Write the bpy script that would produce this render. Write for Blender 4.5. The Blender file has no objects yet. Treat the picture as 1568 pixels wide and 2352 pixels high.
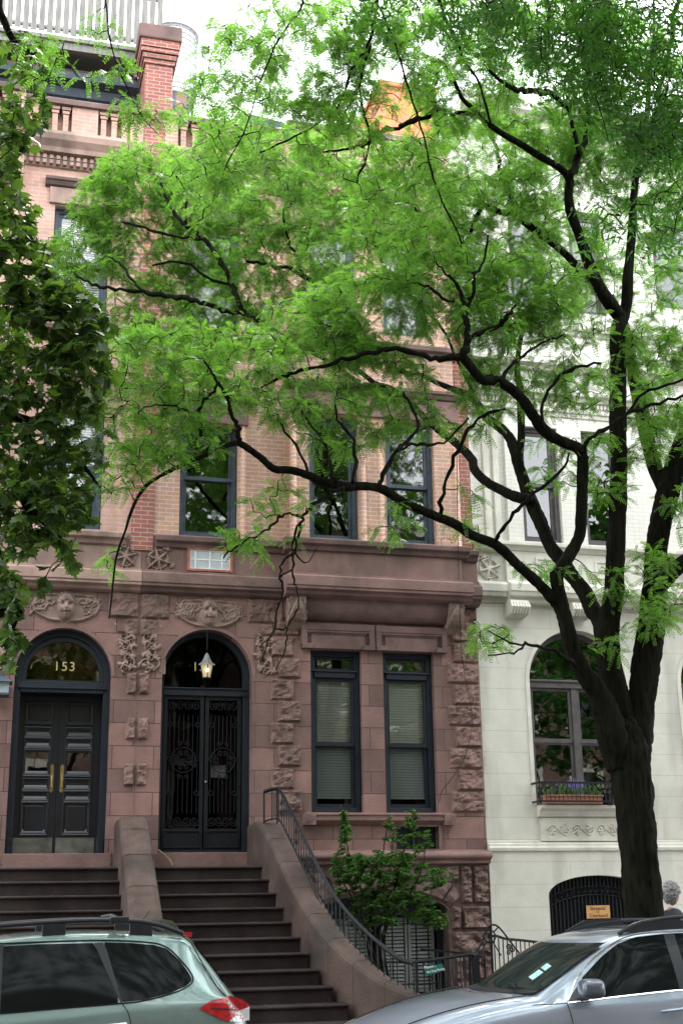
import bpy, math, random
import numpy as np
from mathutils import Vector, noise
random.seed(7); RNG = np.random.default_rng(7)
SC = bpy.context.scene; COL = SC.collection
# ---------------------------------------------------------------- camera
D = 20.0; HC = 1.8; F = 3000.6                      # F: focal length in the units used by W()
P_, Y_, R_ = [math.radians(a) for a in (16.749, 15.321, -.891)]
FW = np.array([math.sin(Y_)*math.cos(P_), math.cos(Y_)*math.cos(P_), math.sin(P_)])
RT = np.array([math.cos(Y_), -math.sin(Y_), 0]); UP = np.cross(RT, FW)
CA = math.cos(R_)*RT + math.sin(R_)*UP; CB = -math.sin(R_)*RT + math.cos(R_)*UP
def W(x, y, Y):
    "survey point: the place on the vertical plane Y sighted at (x, y)"
    d = CA*(x-784)/F - CB*(y-1176)/F + FW
    return np.array([0, -D, HC]) + d*((Y+D)/d[1])
cd = bpy.data.cameras.new('camera'); cam = bpy.data.objects.new('camera', cd); COL.objects.link(cam)
from mathutils import Matrix
cam.matrix_world = Matrix([[CA[i], CB[i], -FW[i], [0, -D, HC][i]] for i in range(3)] + [[0, 0, 0, 1]])
cd.sensor_fit = 'VERTICAL'; cd.sensor_height = 24; cd.lens = 24*F/2352; cd.clip_start = .1; cd.clip_end = 500
SC.camera = cam
# ---------------------------------------------------------------- light
SUN_EL, SUN_AZ = math.radians(58), math.radians(25)   # azimuth from +Y (behind the houses) towards +X
w = bpy.data.worlds.new('World'); SC.world = w; w.use_nodes = True; nt = w.node_tree
bg = nt.nodes['Background']; sky = nt.nodes.new('ShaderNodeTexSky'); sky.sky_type = 'NISHITA'
sky.sun_disc = False; sky.sun_elevation = SUN_EL; sky.sun_rotation = SUN_AZ; sky.dust_density = 4; sky.air_density = 1.2
tc = nt.nodes.new('ShaderNodeTexCoord'); nz = nt.nodes.new('ShaderNodeTexNoise'); nz.inputs['Scale'].default_value = 2.2
nz.inputs['Detail'].default_value = 6
rp = nt.nodes.new('ShaderNodeValToRGB'); rp.color_ramp.elements[0].position = .3; rp.color_ramp.elements[1].position = .5
rp.color_ramp.elements[0].color = (.72, .72, .72, 1)
mx = nt.nodes.new('ShaderNodeMixRGB'); mx.inputs['Color2'].default_value = (13.5, 14.0, 14.6, 1)   # thick bright cloud
nt.links.new(tc.outputs['Generated'], nz.inputs['Vector']); nt.links.new(nz.outputs['Fac'], rp.inputs['Fac'])
nt.links.new(rp.outputs['Color'], mx.inputs['Fac']); nt.links.new(sky.outputs['Color'], mx.inputs['Color1'])
nt.links.new(mx.outputs['Color'], bg.inputs['Color']); bg.inputs['Strength'].default_value = .15
sd = bpy.data.lights.new('sun', 'SUN'); sun = bpy.data.objects.new('sun', sd); COL.objects.link(sun)
sd.energy = 1.5; sd.angle = math.radians(12); sd.color = (1, .96, .9)
sun.rotation_euler = Vector((math.sin(SUN_AZ)*math.cos(SUN_EL), math.cos(SUN_AZ)*math.cos(SUN_EL), math.sin(SUN_EL))).to_track_quat('Z', 'Y').to_euler()
SC.view_settings.view_transform = 'Standard'; SC.view_settings.look = 'None'
SC.view_settings.exposure = 1.4; SC.view_settings.gamma = 1
# ---------------------------------------------------------------- materials
def mat(name, col, rough=.8, var=.25, scale=3., bump=0., bscale=None, col2=None, metal=0., coords='pos', stretch=(1, 1, 1), spec=.3, coat=0., emit=None, dirt=0.):
    m = bpy.data.materials.new(name); m.use_nodes = True; n = m.node_tree.nodes; l = m.node_tree.links
    b = n['Principled BSDF']; b.inputs['Roughness'].default_value = rough; b.inputs['Metallic'].default_value = metal
    b.inputs['Specular IOR Level'].default_value = spec
    if coat: b.inputs['Coat Weight'].default_value = coat; b.inputs['Coat Roughness'].default_value = .04
    if coords == 'pos': v = n.new('ShaderNodeNewGeometry').outputs['Position']
    else: v = n.new('ShaderNodeTexCoord').outputs['Object']
    mp = n.new('ShaderNodeMapping'); mp.inputs['Scale'].default_value = stretch; l.new(v, mp.inputs['Vector']); v = mp.outputs['Vector']
    t = n.new('ShaderNodeTexNoise'); t.inputs['Scale'].default_value = scale; t.inputs['Detail'].default_value = 7; t.inputs['Roughness'].default_value = .6
    l.new(v, t.inputs['Vector'])
    r = n.new('ShaderNodeValToRGB'); r.color_ramp.elements[0].position = .32; r.color_ramp.elements[1].position = .68
    c = np.array(col); c2 = np.array(col2) if col2 else c*(1+var); c1 = c*(1-var) if not col2 else c
    r.color_ramp.elements[0].color = (*c1, 1); r.color_ramp.elements[1].color = (*np.clip(c2, 0, 1), 1)
    l.new(t.outputs['Fac'], r.inputs['Fac']); out = r.outputs['Color']
    if dirt:
        t2 = n.new('ShaderNodeTexNoise'); t2.inputs['Scale'].default_value = 1.1; t2.inputs['Detail'].default_value = 8
        mp2 = n.new('ShaderNodeMapping'); mp2.inputs['Scale'].default_value = (1.6, 1.6, .35); l.new(v, mp2.inputs['Vector']); l.new(mp2.outputs['Vector'], t2.inputs['Vector'])
        r2 = n.new('ShaderNodeValToRGB'); r2.color_ramp.elements[0].position = .5; r2.color_ramp.elements[1].position = .72
        r2.color_ramp.elements[0].color = (0, 0, 0, 1); r2.color_ramp.elements[1].color = (dirt, dirt, dirt, 1)
        x = n.new('ShaderNodeMixRGB'); x.inputs['Color2'].default_value = (.05, .045, .04, 1)
        l.new(t2.outputs['Fac'], r2.inputs['Fac']); l.new(r2.outputs['Color'], x.inputs['Fac']); l.new(out, x.inputs['Color1']); out = x.outputs['Color']
    l.new(out, b.inputs['Base Color'])
    if bump:
        t3 = n.new('ShaderNodeTexNoise'); t3.inputs['Scale'].default_value = bscale or scale*8; t3.inputs['Detail'].default_value = 6; l.new(v, t3.inputs['Vector'])
        bp = n.new('ShaderNodeBump'); bp.inputs['Strength'].default_value = bump; bp.inputs['Distance'].default_value = .03
        l.new(t3.outputs['Fac'], bp.inputs['Height']); l.new(bp.outputs['Normal'], b.inputs['Normal'])
    if emit: b.inputs['Emission Color'].default_value = (*emit[0], 1); b.inputs['Emission Strength'].default_value = emit[1]
    return m
def brick(name, c1, c2, mortar, bw, rh, ms, rough=.85, offset=.5, bump=.4, squash=1, var=.5, zoff=0., xoff=0., dirt=.35):
    "courses laid in the wall plane: (x+y, z)"
    m = mat(name, (.5, .5, .5), rough); n = m.node_tree.nodes; l = m.node_tree.links; b = n['Principled BSDF']
    g = n.new('ShaderNodeNewGeometry'); s = n.new('ShaderNodeSeparateXYZ'); l.new(g.outputs['Position'], s.inputs[0])
    a = n.new('ShaderNodeMath'); a.operation = 'ADD'; l.new(s.outputs[0], a.inputs[0]); l.new(s.outputs[1], a.inputs[1])
    a2 = n.new('ShaderNodeMath'); a2.operation = 'ADD'; l.new(a.outputs[0], a2.inputs[0]); a2.inputs[1].default_value = xoff
    a3 = n.new('ShaderNodeMath'); a3.operation = 'ADD'; l.new(s.outputs[2], a3.inputs[0]); a3.inputs[1].default_value = zoff
    cx = n.new('ShaderNodeCombineXYZ'); l.new(a2.outputs[0], cx.inputs[0]); l.new(a3.outputs[0], cx.inputs[1])
    t = n.new('ShaderNodeTexBrick'); t.offset = offset; t.inputs['Scale'].default_value = 1; t.inputs['Brick Width'].default_value = bw
    t.inputs['Row Height'].default_value = rh; t.inputs['Mortar Size'].default_value = ms; t.inputs['Mortar Smooth'].default_value = .2
    t.inputs['Color1'].default_value = (*c1, 1); t.inputs['Color2'].default_value = (*c2, 1); t.inputs['Mortar'].default_value = (*mortar, 1)
    l.new(cx.outputs[0], t.inputs['Vector'])
    nz = n.new('ShaderNodeTexNoise'); nz.inputs['Scale'].default_value = 2.5; nz.inputs['Detail'].default_value = 8; nz.inputs['Roughness'].default_value = .65; l.new(g.outputs['Position'], nz.inputs['Vector'])
    r = n.new('ShaderNodeValToRGB'); r.color_ramp.elements[0].position = .3; r.color_ramp.elements[1].position = .7
    lo = 1-var*.5; r.color_ramp.elements[0].color = (lo, lo, lo, 1); r.color_ramp.elements[1].color = (1+var*.3,)*3 + (1,)
    l.new(nz.outputs['Fac'], r.inputs['Fac'])
    x = n.new('ShaderNodeMixRGB'); x.blend_type = 'MULTIPLY'; x.inputs['Fac'].default_value = 1; l.new(t.outputs['Color'], x.inputs['Color1']); l.new(r.outputs['Color'], x.inputs['Color2'])
    out = x.outputs['Color']
    t2 = n.new('ShaderNodeTexNoise'); t2.inputs['Scale'].default_value = 1.3; t2.inputs['Detail'].default_value = 8
    mp2 = n.new('ShaderNodeMapping'); mp2.inputs['Scale'].default_value = (1.6, 1.6, .3); l.new(g.outputs['Position'], mp2.inputs['Vector']); l.new(mp2.outputs['Vector'], t2.inputs['Vector'])
    r2 = n.new('ShaderNodeValToRGB'); r2.color_ramp.elements[0].position = .52; r2.color_ramp.elements[1].position = .78
    r2.color_ramp.elements[0].color = (0, 0, 0, 1); r2.color_ramp.elements[1].color = (dirt, dirt, dirt, 1)
    x2 = n.new('ShaderNodeMixRGB'); x2.inputs['Color2'].default_value = (.07, .06, .055, 1)
    l.new(t2.outputs['Fac'], r2.inputs['Fac']); l.new(r2.outputs['Color'], x2.inputs['Fac']); l.new(out, x2.inputs['Color1'])
    l.new(x2.outputs['Color'], b.inputs['Base Color'])
    n3 = n.new('ShaderNodeTexNoise'); n3.inputs['Scale'].default_value = 45; n3.inputs['Detail'].default_value = 4; l.new(g.outputs['Position'], n3.inputs['Vector'])
    mm = n.new('ShaderNodeMath'); mm.operation = 'MULTIPLY_ADD'; l.new(t.outputs['Fac'], mm.inputs[0]); mm.inputs[1].default_value = -1; l.new(n3.outputs['Fac'], mm.inputs[2])
    bp = n.new('ShaderNodeBump'); bp.inputs['Strength'].default_value = bump; bp.inputs['Distance'].default_value = .015
    l.new(mm.outputs[0], bp.inputs['Height']); l.new(bp.outputs['Normal'], b.inputs['Normal'])
    return m
def leafmat(name, c1, c2, trans=.5, rough=.4, tcol=None):
    m = bpy.data.materials.new(name); m.use_nodes = True; n = m.node_tree.nodes; l = m.node_tree.links
    b = n['Principled BSDF']; b.inputs['Roughness'].default_value = rough; b.inputs['Specular IOR Level'].default_value = .35
    g = n.new('ShaderNodeNewGeometry'); r = n.new('ShaderNodeValToRGB')
    r.color_ramp.elements[0].color = (*c1, 1); r.color_ramp.elements[1].color = (*c2, 1)
    l.new(g.outputs['Random Per Island'], r.inputs['Fac']); l.new(r.outputs['Color'], b.inputs['Base Color'])
    t = n.new('ShaderNodeBsdfTranslucent'); x = n.new('ShaderNodeMixShader'); x.inputs['Fac'].default_value = trans
    mm = n.new('ShaderNodeMixRGB'); mm.blend_type = 'MULTIPLY'; mm.inputs['Fac'].default_value = 1; mm.inputs['Color2'].default_value = (*(tcol or (1.6, 1.9, .7)), 1)
    l.new(r.outputs['Color'], mm.inputs['Color1']); l.new(mm.outputs['Color'], t.inputs['Color'])
    l.new(b.outputs['BSDF'], x.inputs[1]); l.new(t.outputs['BSDF'], x.inputs[2]); l.new(x.outputs['Shader'], n['Material Output'].inputs['Surface'])
    return m
def glassmat(name, tint=(.5, .55, .52), refl=1.5, base=.0):
    "thin pane: see-through with a mirror reflection that grows towards grazing"
    m = bpy.data.materials.new(name); m.use_nodes = True; n = m.node_tree.nodes; l = m.node_tree.links; n.remove(n['Principled BSDF'])
    t = n.new('ShaderNodeBsdfTransparent'); t.inputs['Color'].default_value = (*tint, 1)
    g = n.new('ShaderNodeBsdfGlossy'); g.inputs['Roughness'].default_value = .015
    f = n.new('ShaderNodeFresnel'); f.inputs['IOR'].default_value = 1.5
    a = n.new('ShaderNodeMath'); a.operation = 'MULTIPLY_ADD'; l.new(f.outputs[0], a.inputs[0]); a.inputs[1].default_value = refl; a.inputs[2].default_value = base
    nn = n.new('ShaderNodeTexNoise'); nn.inputs['Scale'].default_value = 2.2; bp = n.new('ShaderNodeBump'); bp.inputs['Strength'].default_value = .06; bp.inputs['Distance'].default_value = .02
    l.new(n.new('ShaderNodeNewGeometry').outputs['Position'], nn.inputs['Vector']); l.new(nn.outputs['Fac'], bp.inputs['Height']); l.new(bp.outputs['Normal'], g.inputs['Normal'])
    x = n.new('ShaderNodeMixShader'); l.new(a.outputs[0], x.inputs['Fac']); l.new(t.outputs[0], x.inputs[1]); l.new(g.outputs[0], x.inputs[2])
    l.new(x.outputs[0], n['Material Output'].inputs['Surface']); return m
BS = (.19, .113, .1)
M = dict(
 ashlar=brick('brownstone_ashlar', (.14, .083, .074), (.25, .145, .123), (.055, .035, .032), .62, .343, .0055, bump=.7, var=.5, zoff=-.03+.0, dirt=.55),
 stone=mat('brownstone', BS, .8, .22, 2.5, .25, 40, dirt=.5),
 stone_dark=mat('brownstone_dressed', (.145, .09, .08), .8, .35, 2.2, .25, 40, dirt=.7),
 rough=mat('brownstone_rock_face', (.175, .108, .093), .9, .4, 3.5, .8, 14, dirt=.5),
 base_rough=mat('base_rock_face', (.13, .085, .072), .8, .4, 3, .8, 12),
 carved=mat('carved_brownstone', (.25, .175, .145), .85, .25, 6, .2, 50, dirt=.3),
 stone153=mat('pale_brownstone', (.34, .225, .185), .8, .2, 2.5, .25, 40, dirt=.6),
 brick=brick('buff_brick', (.5, .285, .185), (.41, .24, .185), (.52, .46, .42), .215, .072, .0065, var=.45),
 brick153=brick('weathered_buff_brick', (.52, .31, .235), (.44, .27, .22), (.48, .38, .34), .215, .072, .006, var=.45),
 red=brick('red_brick', (.33, .115, .085), (.26, .095, .075), (.38, .32, .29), .215, .072, .0065, var=.35),
 white=brick('cream_stucco', (.55, .53, .465), (.535, .52, .455), (.38, .37, .33), 2.6, .345, .0045, var=.22, bump=.3, dirt=.5),
 whitetrim=mat('cream_paint_trim', (.54, .52, .45), .7, .12, 3, .15, 40, dirt=.4),
 whitebrick=brick('painted_white_brick', (.62, .6, .54), (.6, .58, .52), (.5, .49, .44), .215, .072, .005, var=.15, dirt=.2),
 frame=mat('blue_black_paint', (.009, .013, .02), .45, .3, 6, spec=.35),
 frame2=mat('grey_blue_paint', (.05, .065, .085), .5, .3, 6, .1, 60),
 frameW=mat('taupe_paint', (.075, .065, .066), .5, .25, 6),
 door=mat('black_gloss_paint', (.008, .01, .014), .3, .2, 4, spec=.5),
 glassb=glassmat('black_door_glass', (.02, .024, .02), .3, .0),
 iron=mat('black_iron', (.008, .009, .011), .45, .4, 20, .2, 90, spec=.2),
 brass=mat('brass', (.42, .32, .14), .35, .2, 9, metal=1.),
 kick=mat('dulled_metal_plate', (.22, .23, .21), .35, .45, 3.5, .1, 30, metal=.8),
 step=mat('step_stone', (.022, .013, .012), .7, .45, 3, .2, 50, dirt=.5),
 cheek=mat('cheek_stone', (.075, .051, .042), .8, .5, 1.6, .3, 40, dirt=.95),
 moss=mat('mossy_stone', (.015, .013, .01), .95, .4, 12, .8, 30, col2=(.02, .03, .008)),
 asphalt=mat('asphalt', (.05, .05, .052), .9, .3, 5, .5, 120),
 pave=brick('concrete_pavement', (.2, .19, .18), (.18, .17, .165), (.08, .08, .075), 1.5, 1.5, .01, offset=0, var=.4),
 kerb=mat('granite_kerb', (.3, .29, .28), .8, .2, 9, .3),
 soil=mat('garden_soil', (.05, .035, .025), 1, .4, 8, .8, 30),
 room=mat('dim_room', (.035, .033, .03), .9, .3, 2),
 blind=mat('white_blind', (.88, .84, .85), .6, .06, 3),
 glass=glassmat('window_glass', (.96, 1, .98), 2.2, .06),
 screen=glassmat('screened_glass', (.42, .47, .45), .6, .0),
 glassd=glassmat('dark_window_glass', (.3, .36, .34), 2.2, .05),
 bark=mat('dark_bark', (.003, .003, .0025), 1., 0, 20, 1., 26, col2=(.014, .014, .008), stretch=(1, 1, .13), spec=.08),
 twig=mat('twig_bark', (.016, .013, .01), .95, .3, 9, spec=.1),
 leaf=leafmat('locust_leaf', (.058, .14, .023), (.165, .28, .068), .62, .32, (1.4, 1.65, .8)),
 leaf_far=leafmat('ash_leaf', (.025, .075, .012), (.06, .14, .025), .45, .6, (1.3, 1.7, .7)),
 maple=leafmat('maple_leaf', (.022, .05, .014), (.09, .14, .035), .4, .35),
 shrub=leafmat('shrub_leaf', (.045, .11, .03), (.09, .18, .05), .35, .35),
 wood=mat('weathered_wood', (.2, .19, .175), .85, .25, 5, .3, 30, stretch=(6, 6, .6)),
 tank=mat('pale_tank_staves', (.6, .62, .63), .8, .15, 6, .2, stretch=(5, 5, .4)),
 orange=mat('orange_render', (.6, .2, .11), .85, .15, 2),
 card=mat('cardboard', (.50, .27, .11), .9, .15, 5),
 green=mat('green_sign_paint', (.01, .13, .1), .5, .1, 3),
 ink=mat('faded_ink', (.10, .04, .02), .8, .1, 3), gold=mat('gold_leaf', (.62, .5, .24), .4, .1, 5, metal=.6), letter=mat('white_lettering', (.88, .84, .85), .6, .03, 3),
)
# ---------------------------------------------------------------- mesh helpers
class MB:
    def __init__(s): s.v = []; s.f = []
    def add(s, v, f):
        o = len(s.v); s.v += [tuple(map(float, p)) for p in v]; s.f += [tuple(i+o for i in q) for q in f]; return s
    def box(s, x0, x1, y0, y1, z0, z1):
        return s.add([(x, y, z) for z in (z0, z1) for y in (y0, y1) for x in (x0, x1)], [(0, 2, 3, 1), (4, 5, 7, 6), (0, 1, 5, 4), (2, 6, 7, 3), (0, 4, 6, 2), (1, 3, 7, 5)])
    def prism(s, poly, y0, y1):
        n = len(poly); return s.add([(x, y0, z) for x, z in poly]+[(x, y1, z) for x, z in poly], [tuple(range(n)), tuple(range(2*n-1, n-1, -1))]+[(i, i+n, (i+1) % n+n, (i+1) % n) for i in range(n)])
    def prof(s, pr, x0, x1):
        "profile [(y,z)] run along x, capped"
        n = len(pr); return s.add([(x0, y, z) for y, z in pr]+[(x1, y, z) for y, z in pr], [tuple(range(n)), tuple(range(2*n-1, n-1, -1))]+[(i, i+n, (i+1) % n+n, (i+1) % n) for i in range(n)])
    def tube(s, pts, r, n=6, rough=0., cap=True):
        pts = [np.array(p, float) for p in pts]; m = len(pts); r = np.broadcast_to(r, m); V = []; u = None
        for i, p in enumerate(pts):
            t = pts[min(i+1, m-1)]-pts[max(i-1, 0)]; t = t/(np.linalg.norm(t)+1e-9)
            if u is None: u = np.cross(t, (0, 0, 1) if abs(t[2]) < .9 else (0, 1, 0))
            else: u = u - t*np.dot(u, t)
            u = u/(np.linalg.norm(u)+1e-9); w_ = np.cross(t, u)
            for k in range(n):
                a = 2*math.pi*k/n; q = math.cos(a)*u+math.sin(a)*w_; rr = r[i]
                if rough:
                    rr *= 1+rough*(noise.noise(Vector(p*3+q*.9))+.55*noise.noise(Vector((q[0]*3+p[0]*2, q[1]*3+p[1]*2, p[2]*1.2)))*1.4)
                    if n > 11: sp = (p+q*rr)*[24, 24, 3.2]; rr += min(.028, rr*.15)*(.15-abs(noise.noise(Vector(sp))+.5*noise.noise(Vector(sp*2.1)))*1.6)
                V.append(p+q*rr)
        Fc = [(i*n+k, i*n+(k+1) % n, (i+1)*n+(k+1) % n, (i+1)*n+k) for i in range(m-1) for k in range(n)]
        if cap: Fc += [tuple(range(n-1, -1, -1)), tuple(range((m-1)*n, m*n))]
        return s.add(V, Fc)
    def lathe(s, c, pr, n=16, ax='z'):
        V = []
        for r, h in pr:
            for k in range(n):
                a = 2*math.pi*k/n
                V.append((c[0]+r*math.cos(a), c[1]+r*math.sin(a), c[2]+h) if ax == 'z' else (c[0]+r*math.cos(a), c[1]+h, c[2]+r*math.sin(a)))
        m = len(pr); return s.add(V, [(i*n+k, i*n+(k+1) % n, (i+1)*n+(k+1) % n, (i+1)*n+k) for i in range(m-1) for k in range(n)]+[tuple(range(n)), tuple(range((m-1)*n, m*n))])
    def grid(s, G):
        a, b = G.shape[:2]; return s.add(G.reshape(-1, 3), [(i*b+j, i*b+j+1, (i+1)*b+j+1, (i+1)*b+j) for i in range(a-1) for j in range(b-1)])
    def build(s, name, m, parent=None, smooth=False, bevel=0., **kw):
        base = parent_loc(parent) if parent else np.zeros(3)
        if not parent and s.v and kw.pop('org', True):
            a = np.array(s.v); base = np.array([a[:, 0].mean(), a[:, 1].mean(), a[:, 2].min()])
        me = bpy.data.meshes.new(name); v = np.array(s.v).reshape(-1, 3)-base
        me.from_pydata(v.tolist(), [], s.f); me.materials.append(M[m] if isinstance(m, str) else m); me.validate()
        o = bpy.data.objects.new(name, me); COL.objects.link(o)
        if parent: o.parent = parent
        else: o.location = base
        o['_b'] = base.tolist()
        if smooth: me.polygons.foreach_set('use_smooth', [True]*len(me.polygons))
        if bevel:
            b = o.modifiers.new('bevel', 'BEVEL'); b.width = bevel; b.segments = 2; b.limit_method = 'ANGLE'; b.angle_limit = .6
        return o
def parent_loc(p):
    l = np.zeros(3)
    while p: l += np.array(p.location); p = p.parent
    return l
def thing(name, label, cat, loc=(0, 0, 0), group=None):
    o = bpy.data.objects.new(name, None); COL.objects.link(o); o.location = loc; o.empty_display_size = .2
    return tag(o, label, cat, group)
def tag(o, label=None, cat=None, group=None, kind=None):
    if label: o['label'] = label
    if cat: o['category'] = cat
    if group: o['group'] = group
    if kind: o['kind'] = kind
    return o
def box(name, m, parent, *a, bevel=0.): return MB().box(*a).build(name, m, parent, bevel=bevel)
def arch_poly(x0, x1, z0, zs, rise=None, n=20):
    r = (x1-x0)/2; c = (x0+x1)/2; rise = rise or r
    return [(x1, z0)]+[(c+r*math.cos(math.pi*k/n), zs+rise*math.sin(math.pi*k/n)) for k in range(n+1)]+[(x0, z0)]
def wall(mb, x0, x1, z0, z1, y, ops, depth=.3):
    "front sheet at y with openings (x0,x1,z0,zs,rise); reveals run back by depth"
    xs = {x0, x1}
    for a, b, c, d, r in ops:
        xs |= {a, b}
        if r: xs |= {(a+b)/2+(b-a)/2*math.cos(math.pi*k/20) for k in range(21)}
    xs = sorted(x for x in xs if x0-1e-6 <= x <= x1+1e-6); xs = [x for i, x in enumerate(xs) if i == 0 or x-xs[i-1] > 1e-5]
    def top(o, x):
        a, b, c, d, r = o
        if not r: return d
        t = (x-(a+b)/2)/((b-a)/2); return d+r*math.sqrt(max(0, 1-t*t))
    for xa, xb in zip(xs, xs[1:]):
        mid = (xa+xb)/2; cur = (z0, z0)
        for o in sorted([o for o in ops if o[0] < mid < o[1]], key=lambda o: o[2]):
            mb.add([(xa, y, cur[0]), (xb, y, cur[1]), (xb, y, o[2]), (xa, y, o[2])], [(0, 1, 2, 3)]) if o[2] > cur[0]+1e-6 else None
            cur = (top(o, xa), top(o, xb))
        mb.add([(xa, y, cur[0]), (xb, y, cur[1]), (xb, y, z1), (xa, y, z1)], [(0, 1, 2, 3)])
    for a, b, c, d, r in ops:
        pl = arch_poly(a, b, c, d, r) if r else [(b, c), (b, d), (a, d), (a, c)]
        n = len(pl); mb.add([(x, y, z) for x, z in pl]+[(x, y+depth, z) for x, z in pl], [(i, (i+1) % n, (i+1) % n+n, i+n) for i in range(n)])
    return mb
def ring(mb, outer, inner, y0, y1):
    "frame between two outlines with the same count"
    n = len(outer); V = [(x, y0, z) for x, z in outer]+[(x, y0, z) for x, z in inner]+[(x, y1, z) for x, z in inner]+[(x, y1, z) for x, z in outer]
    Fc = []
    for i in range(n):
        j = (i+1) % n
        for k in range(4): Fc.append((k*n+i, k*n+j, ((k+1) % 4)*n+j, ((k+1) % 4)*n+i))
    return mb.add(V, Fc)
def rect(x0, x1, z0, z1): return [(x1, z0), (x1, z1), (x0, z1), (x0, z0)]
def rockblock(mb, x0, x1, z0, z1, y, depth=.07, seed=0, res=.03):
    "rock-faced block: a pillowed face broken by noise, tight at its margins"
    nx = max(4, int((x1-x0)/res)); nz = max(4, int((z1-z0)/res)); G = np.zeros((nz+1, nx+1, 3))
    for j in range(nz+1):
        for i in range(nx+1):
            u, v = i/nx, j/nz; x, z = x0+u*(x1-x0), z0+v*(z1-z0); e = min(u*(x1-x0), (1-u)*(x1-x0), v*(z1-z0), (1-v)*(z1-z0))
            k = min(1, e/.022)**.5; q = Vector((x*5+seed, z*6, seed*3.1))
            h = depth*(.6+.6*noise.noise(q)+.5*noise.noise(q*2.3)+.35*noise.noise(q*4.5))
            G[j, i] = (x, y-.012-max(.0, h)*k, z)
            if e == 0: G[j, i, 1] = y-.001
    return mb.grid(G)
def catmull(P, n=6):
    P = np.array(P, float); Q = np.vstack([2*P[0]-P[1], P, 2*P[-1]-P[-2]]); o = []
    for i in range(1, len(Q)-2):
        for k in range(n):
            t = k/n; a, b, c, d = Q[i-1:i+3]; o.append(.5*(2*b+(c-a)*t+(2*a-5*b+4*c-d)*t*t+(3*b-a-3*c+d)*t**3))
    return np.array(o+[P[-1]])
def spiral(cx, cy, r0, a0, turns, k=1., n=22, s=1):
    "curl wound inwards: list of (x, y)"
    return [(cx+r0*(1-.85*t)*math.cos(a0+s*2*math.pi*turns*t)*k, cy+r0*(1-.85*t)*math.sin(a0+s*2*math.pi*turns*t)) for t in np.linspace(0, 1, n)]
def relief(mb, x0, x1, z0, z1, y, fn, res=.012, amp=1.):
    nx, nz = int((x1-x0)/res), int((z1-z0)/res); X, Z = np.meshgrid(np.linspace(x0, x1, nx), np.linspace(z0, z1, nz)); H = fn(X, Z)*amp
    return mb.grid(np.stack([X, y+.004-H, Z], -1))
def strokes(X, Z, curves):
    "height of carved strokes; curve = (points, radius start, radius end, height)"
    H = np.zeros_like(X)
    for pts, r0, r1, h in curves:
        pts = np.array(pts); m = len(pts)-1
        for i in range(m):
            a, b = pts[i], pts[i+1]; d = b-a; L = d@d+1e-9; t = np.clip(((X-a[0])*d[0]+(Z-a[1])*d[1])/L, 0, 1)
            q = (X-a[0]-t*d[0])**2+(Z-a[1]-t*d[1])**2; r = r0+(r1-r0)*(i+t)/m
            H = np.maximum(H, h*np.sqrt(np.clip(1-q/(r*r+1e-9), 0, 1)))
    return H
def leafstroke(x, z, a, L, w_, h=.03):
    pts = [(x+L*t*math.cos(a+.5*t), z+L*t*math.sin(a+.5*t)) for t in np.linspace(0, 1, 6)]
    return [(pts[:4], w_*.5, w_, h), (pts[3:], w_, w_*.15, h)]
def text(s, size, m, parent, pos, rot=(math.pi/2, 0, 0), name='lettering', ext=.003, shear=0., space=1.):
    c = bpy.data.curves.new(name, 'FONT'); c.body = s; c.size = size; c.extrude = ext; c.align_x = 'CENTER'; c.align_y = 'CENTER'; c.shear = shear; c.space_character = space
    t = bpy.data.objects.new('t', c); COL.objects.link(t); dg = bpy.context.evaluated_depsgraph_get(); dg.update()
    me = bpy.data.meshes.new_from_object(t.evaluated_get(dg)); bpy.data.objects.remove(t)
    me.materials.clear(); me.materials.append(M[m]); o = bpy.data.objects.new(name, me); COL.objects.link(o)
    o.rotation_euler = rot; o.parent = parent; o.location = np.array(pos)-(parent_loc(parent) if parent else 0); return o
def npmesh(name, V, Fq, m, parent):
    "big leaf mesh from arrays: V (n,3), Fq (k,4)"
    me = bpy.data.meshes.new(name); V = V-parent_loc(parent); me.vertices.add(len(V)); me.vertices.foreach_set('co', V.astype('f').ravel())
    k = Fq.shape[1]; me.loops.add(Fq.size); me.loops.foreach_set('vertex_index', Fq.astype('i').ravel())
    me.polygons.add(len(Fq)); me.polygons.foreach_set('loop_start', np.arange(0, Fq.size, k, dtype='i')); me.polygons.foreach_set('loop_total', np.full(len(Fq), k, 'i'))
    me.materials.append(M[m]); me.update(calc_edges=True); o = bpy.data.objects.new(name, me); COL.objects.link(o); o.parent = parent; return o
# ================================================================= SETTING
def sheet(name, m, x0, x1, y0, y1, z): return tag(MB().add([(x0, y0, z), (x1, y0, z), (x1, y1, z), (x0, y1, z)], [(0, 1, 2, 3)]).build(name, m), kind='structure')
sheet('ground', 'soil', -150, 150, -150, 150, -.02)
sheet('road', 'asphalt', -60, 60, -16.3, -7.35, 0)
for nm, y0, y1 in (('pavement', -7.15, -.05), ('pavement', -24, -16.5)):
    tag(MB().box(-60, 60, y0, y1, -.1, .15).build(nm, 'pave'), kind='structure')
for y0 in (-7.35, -16.5): tag(MB().box(-60, 60, y0, y0+.2, -.1, .146).build('kerb', 'kerb', bevel=.02), kind='structure')
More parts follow.
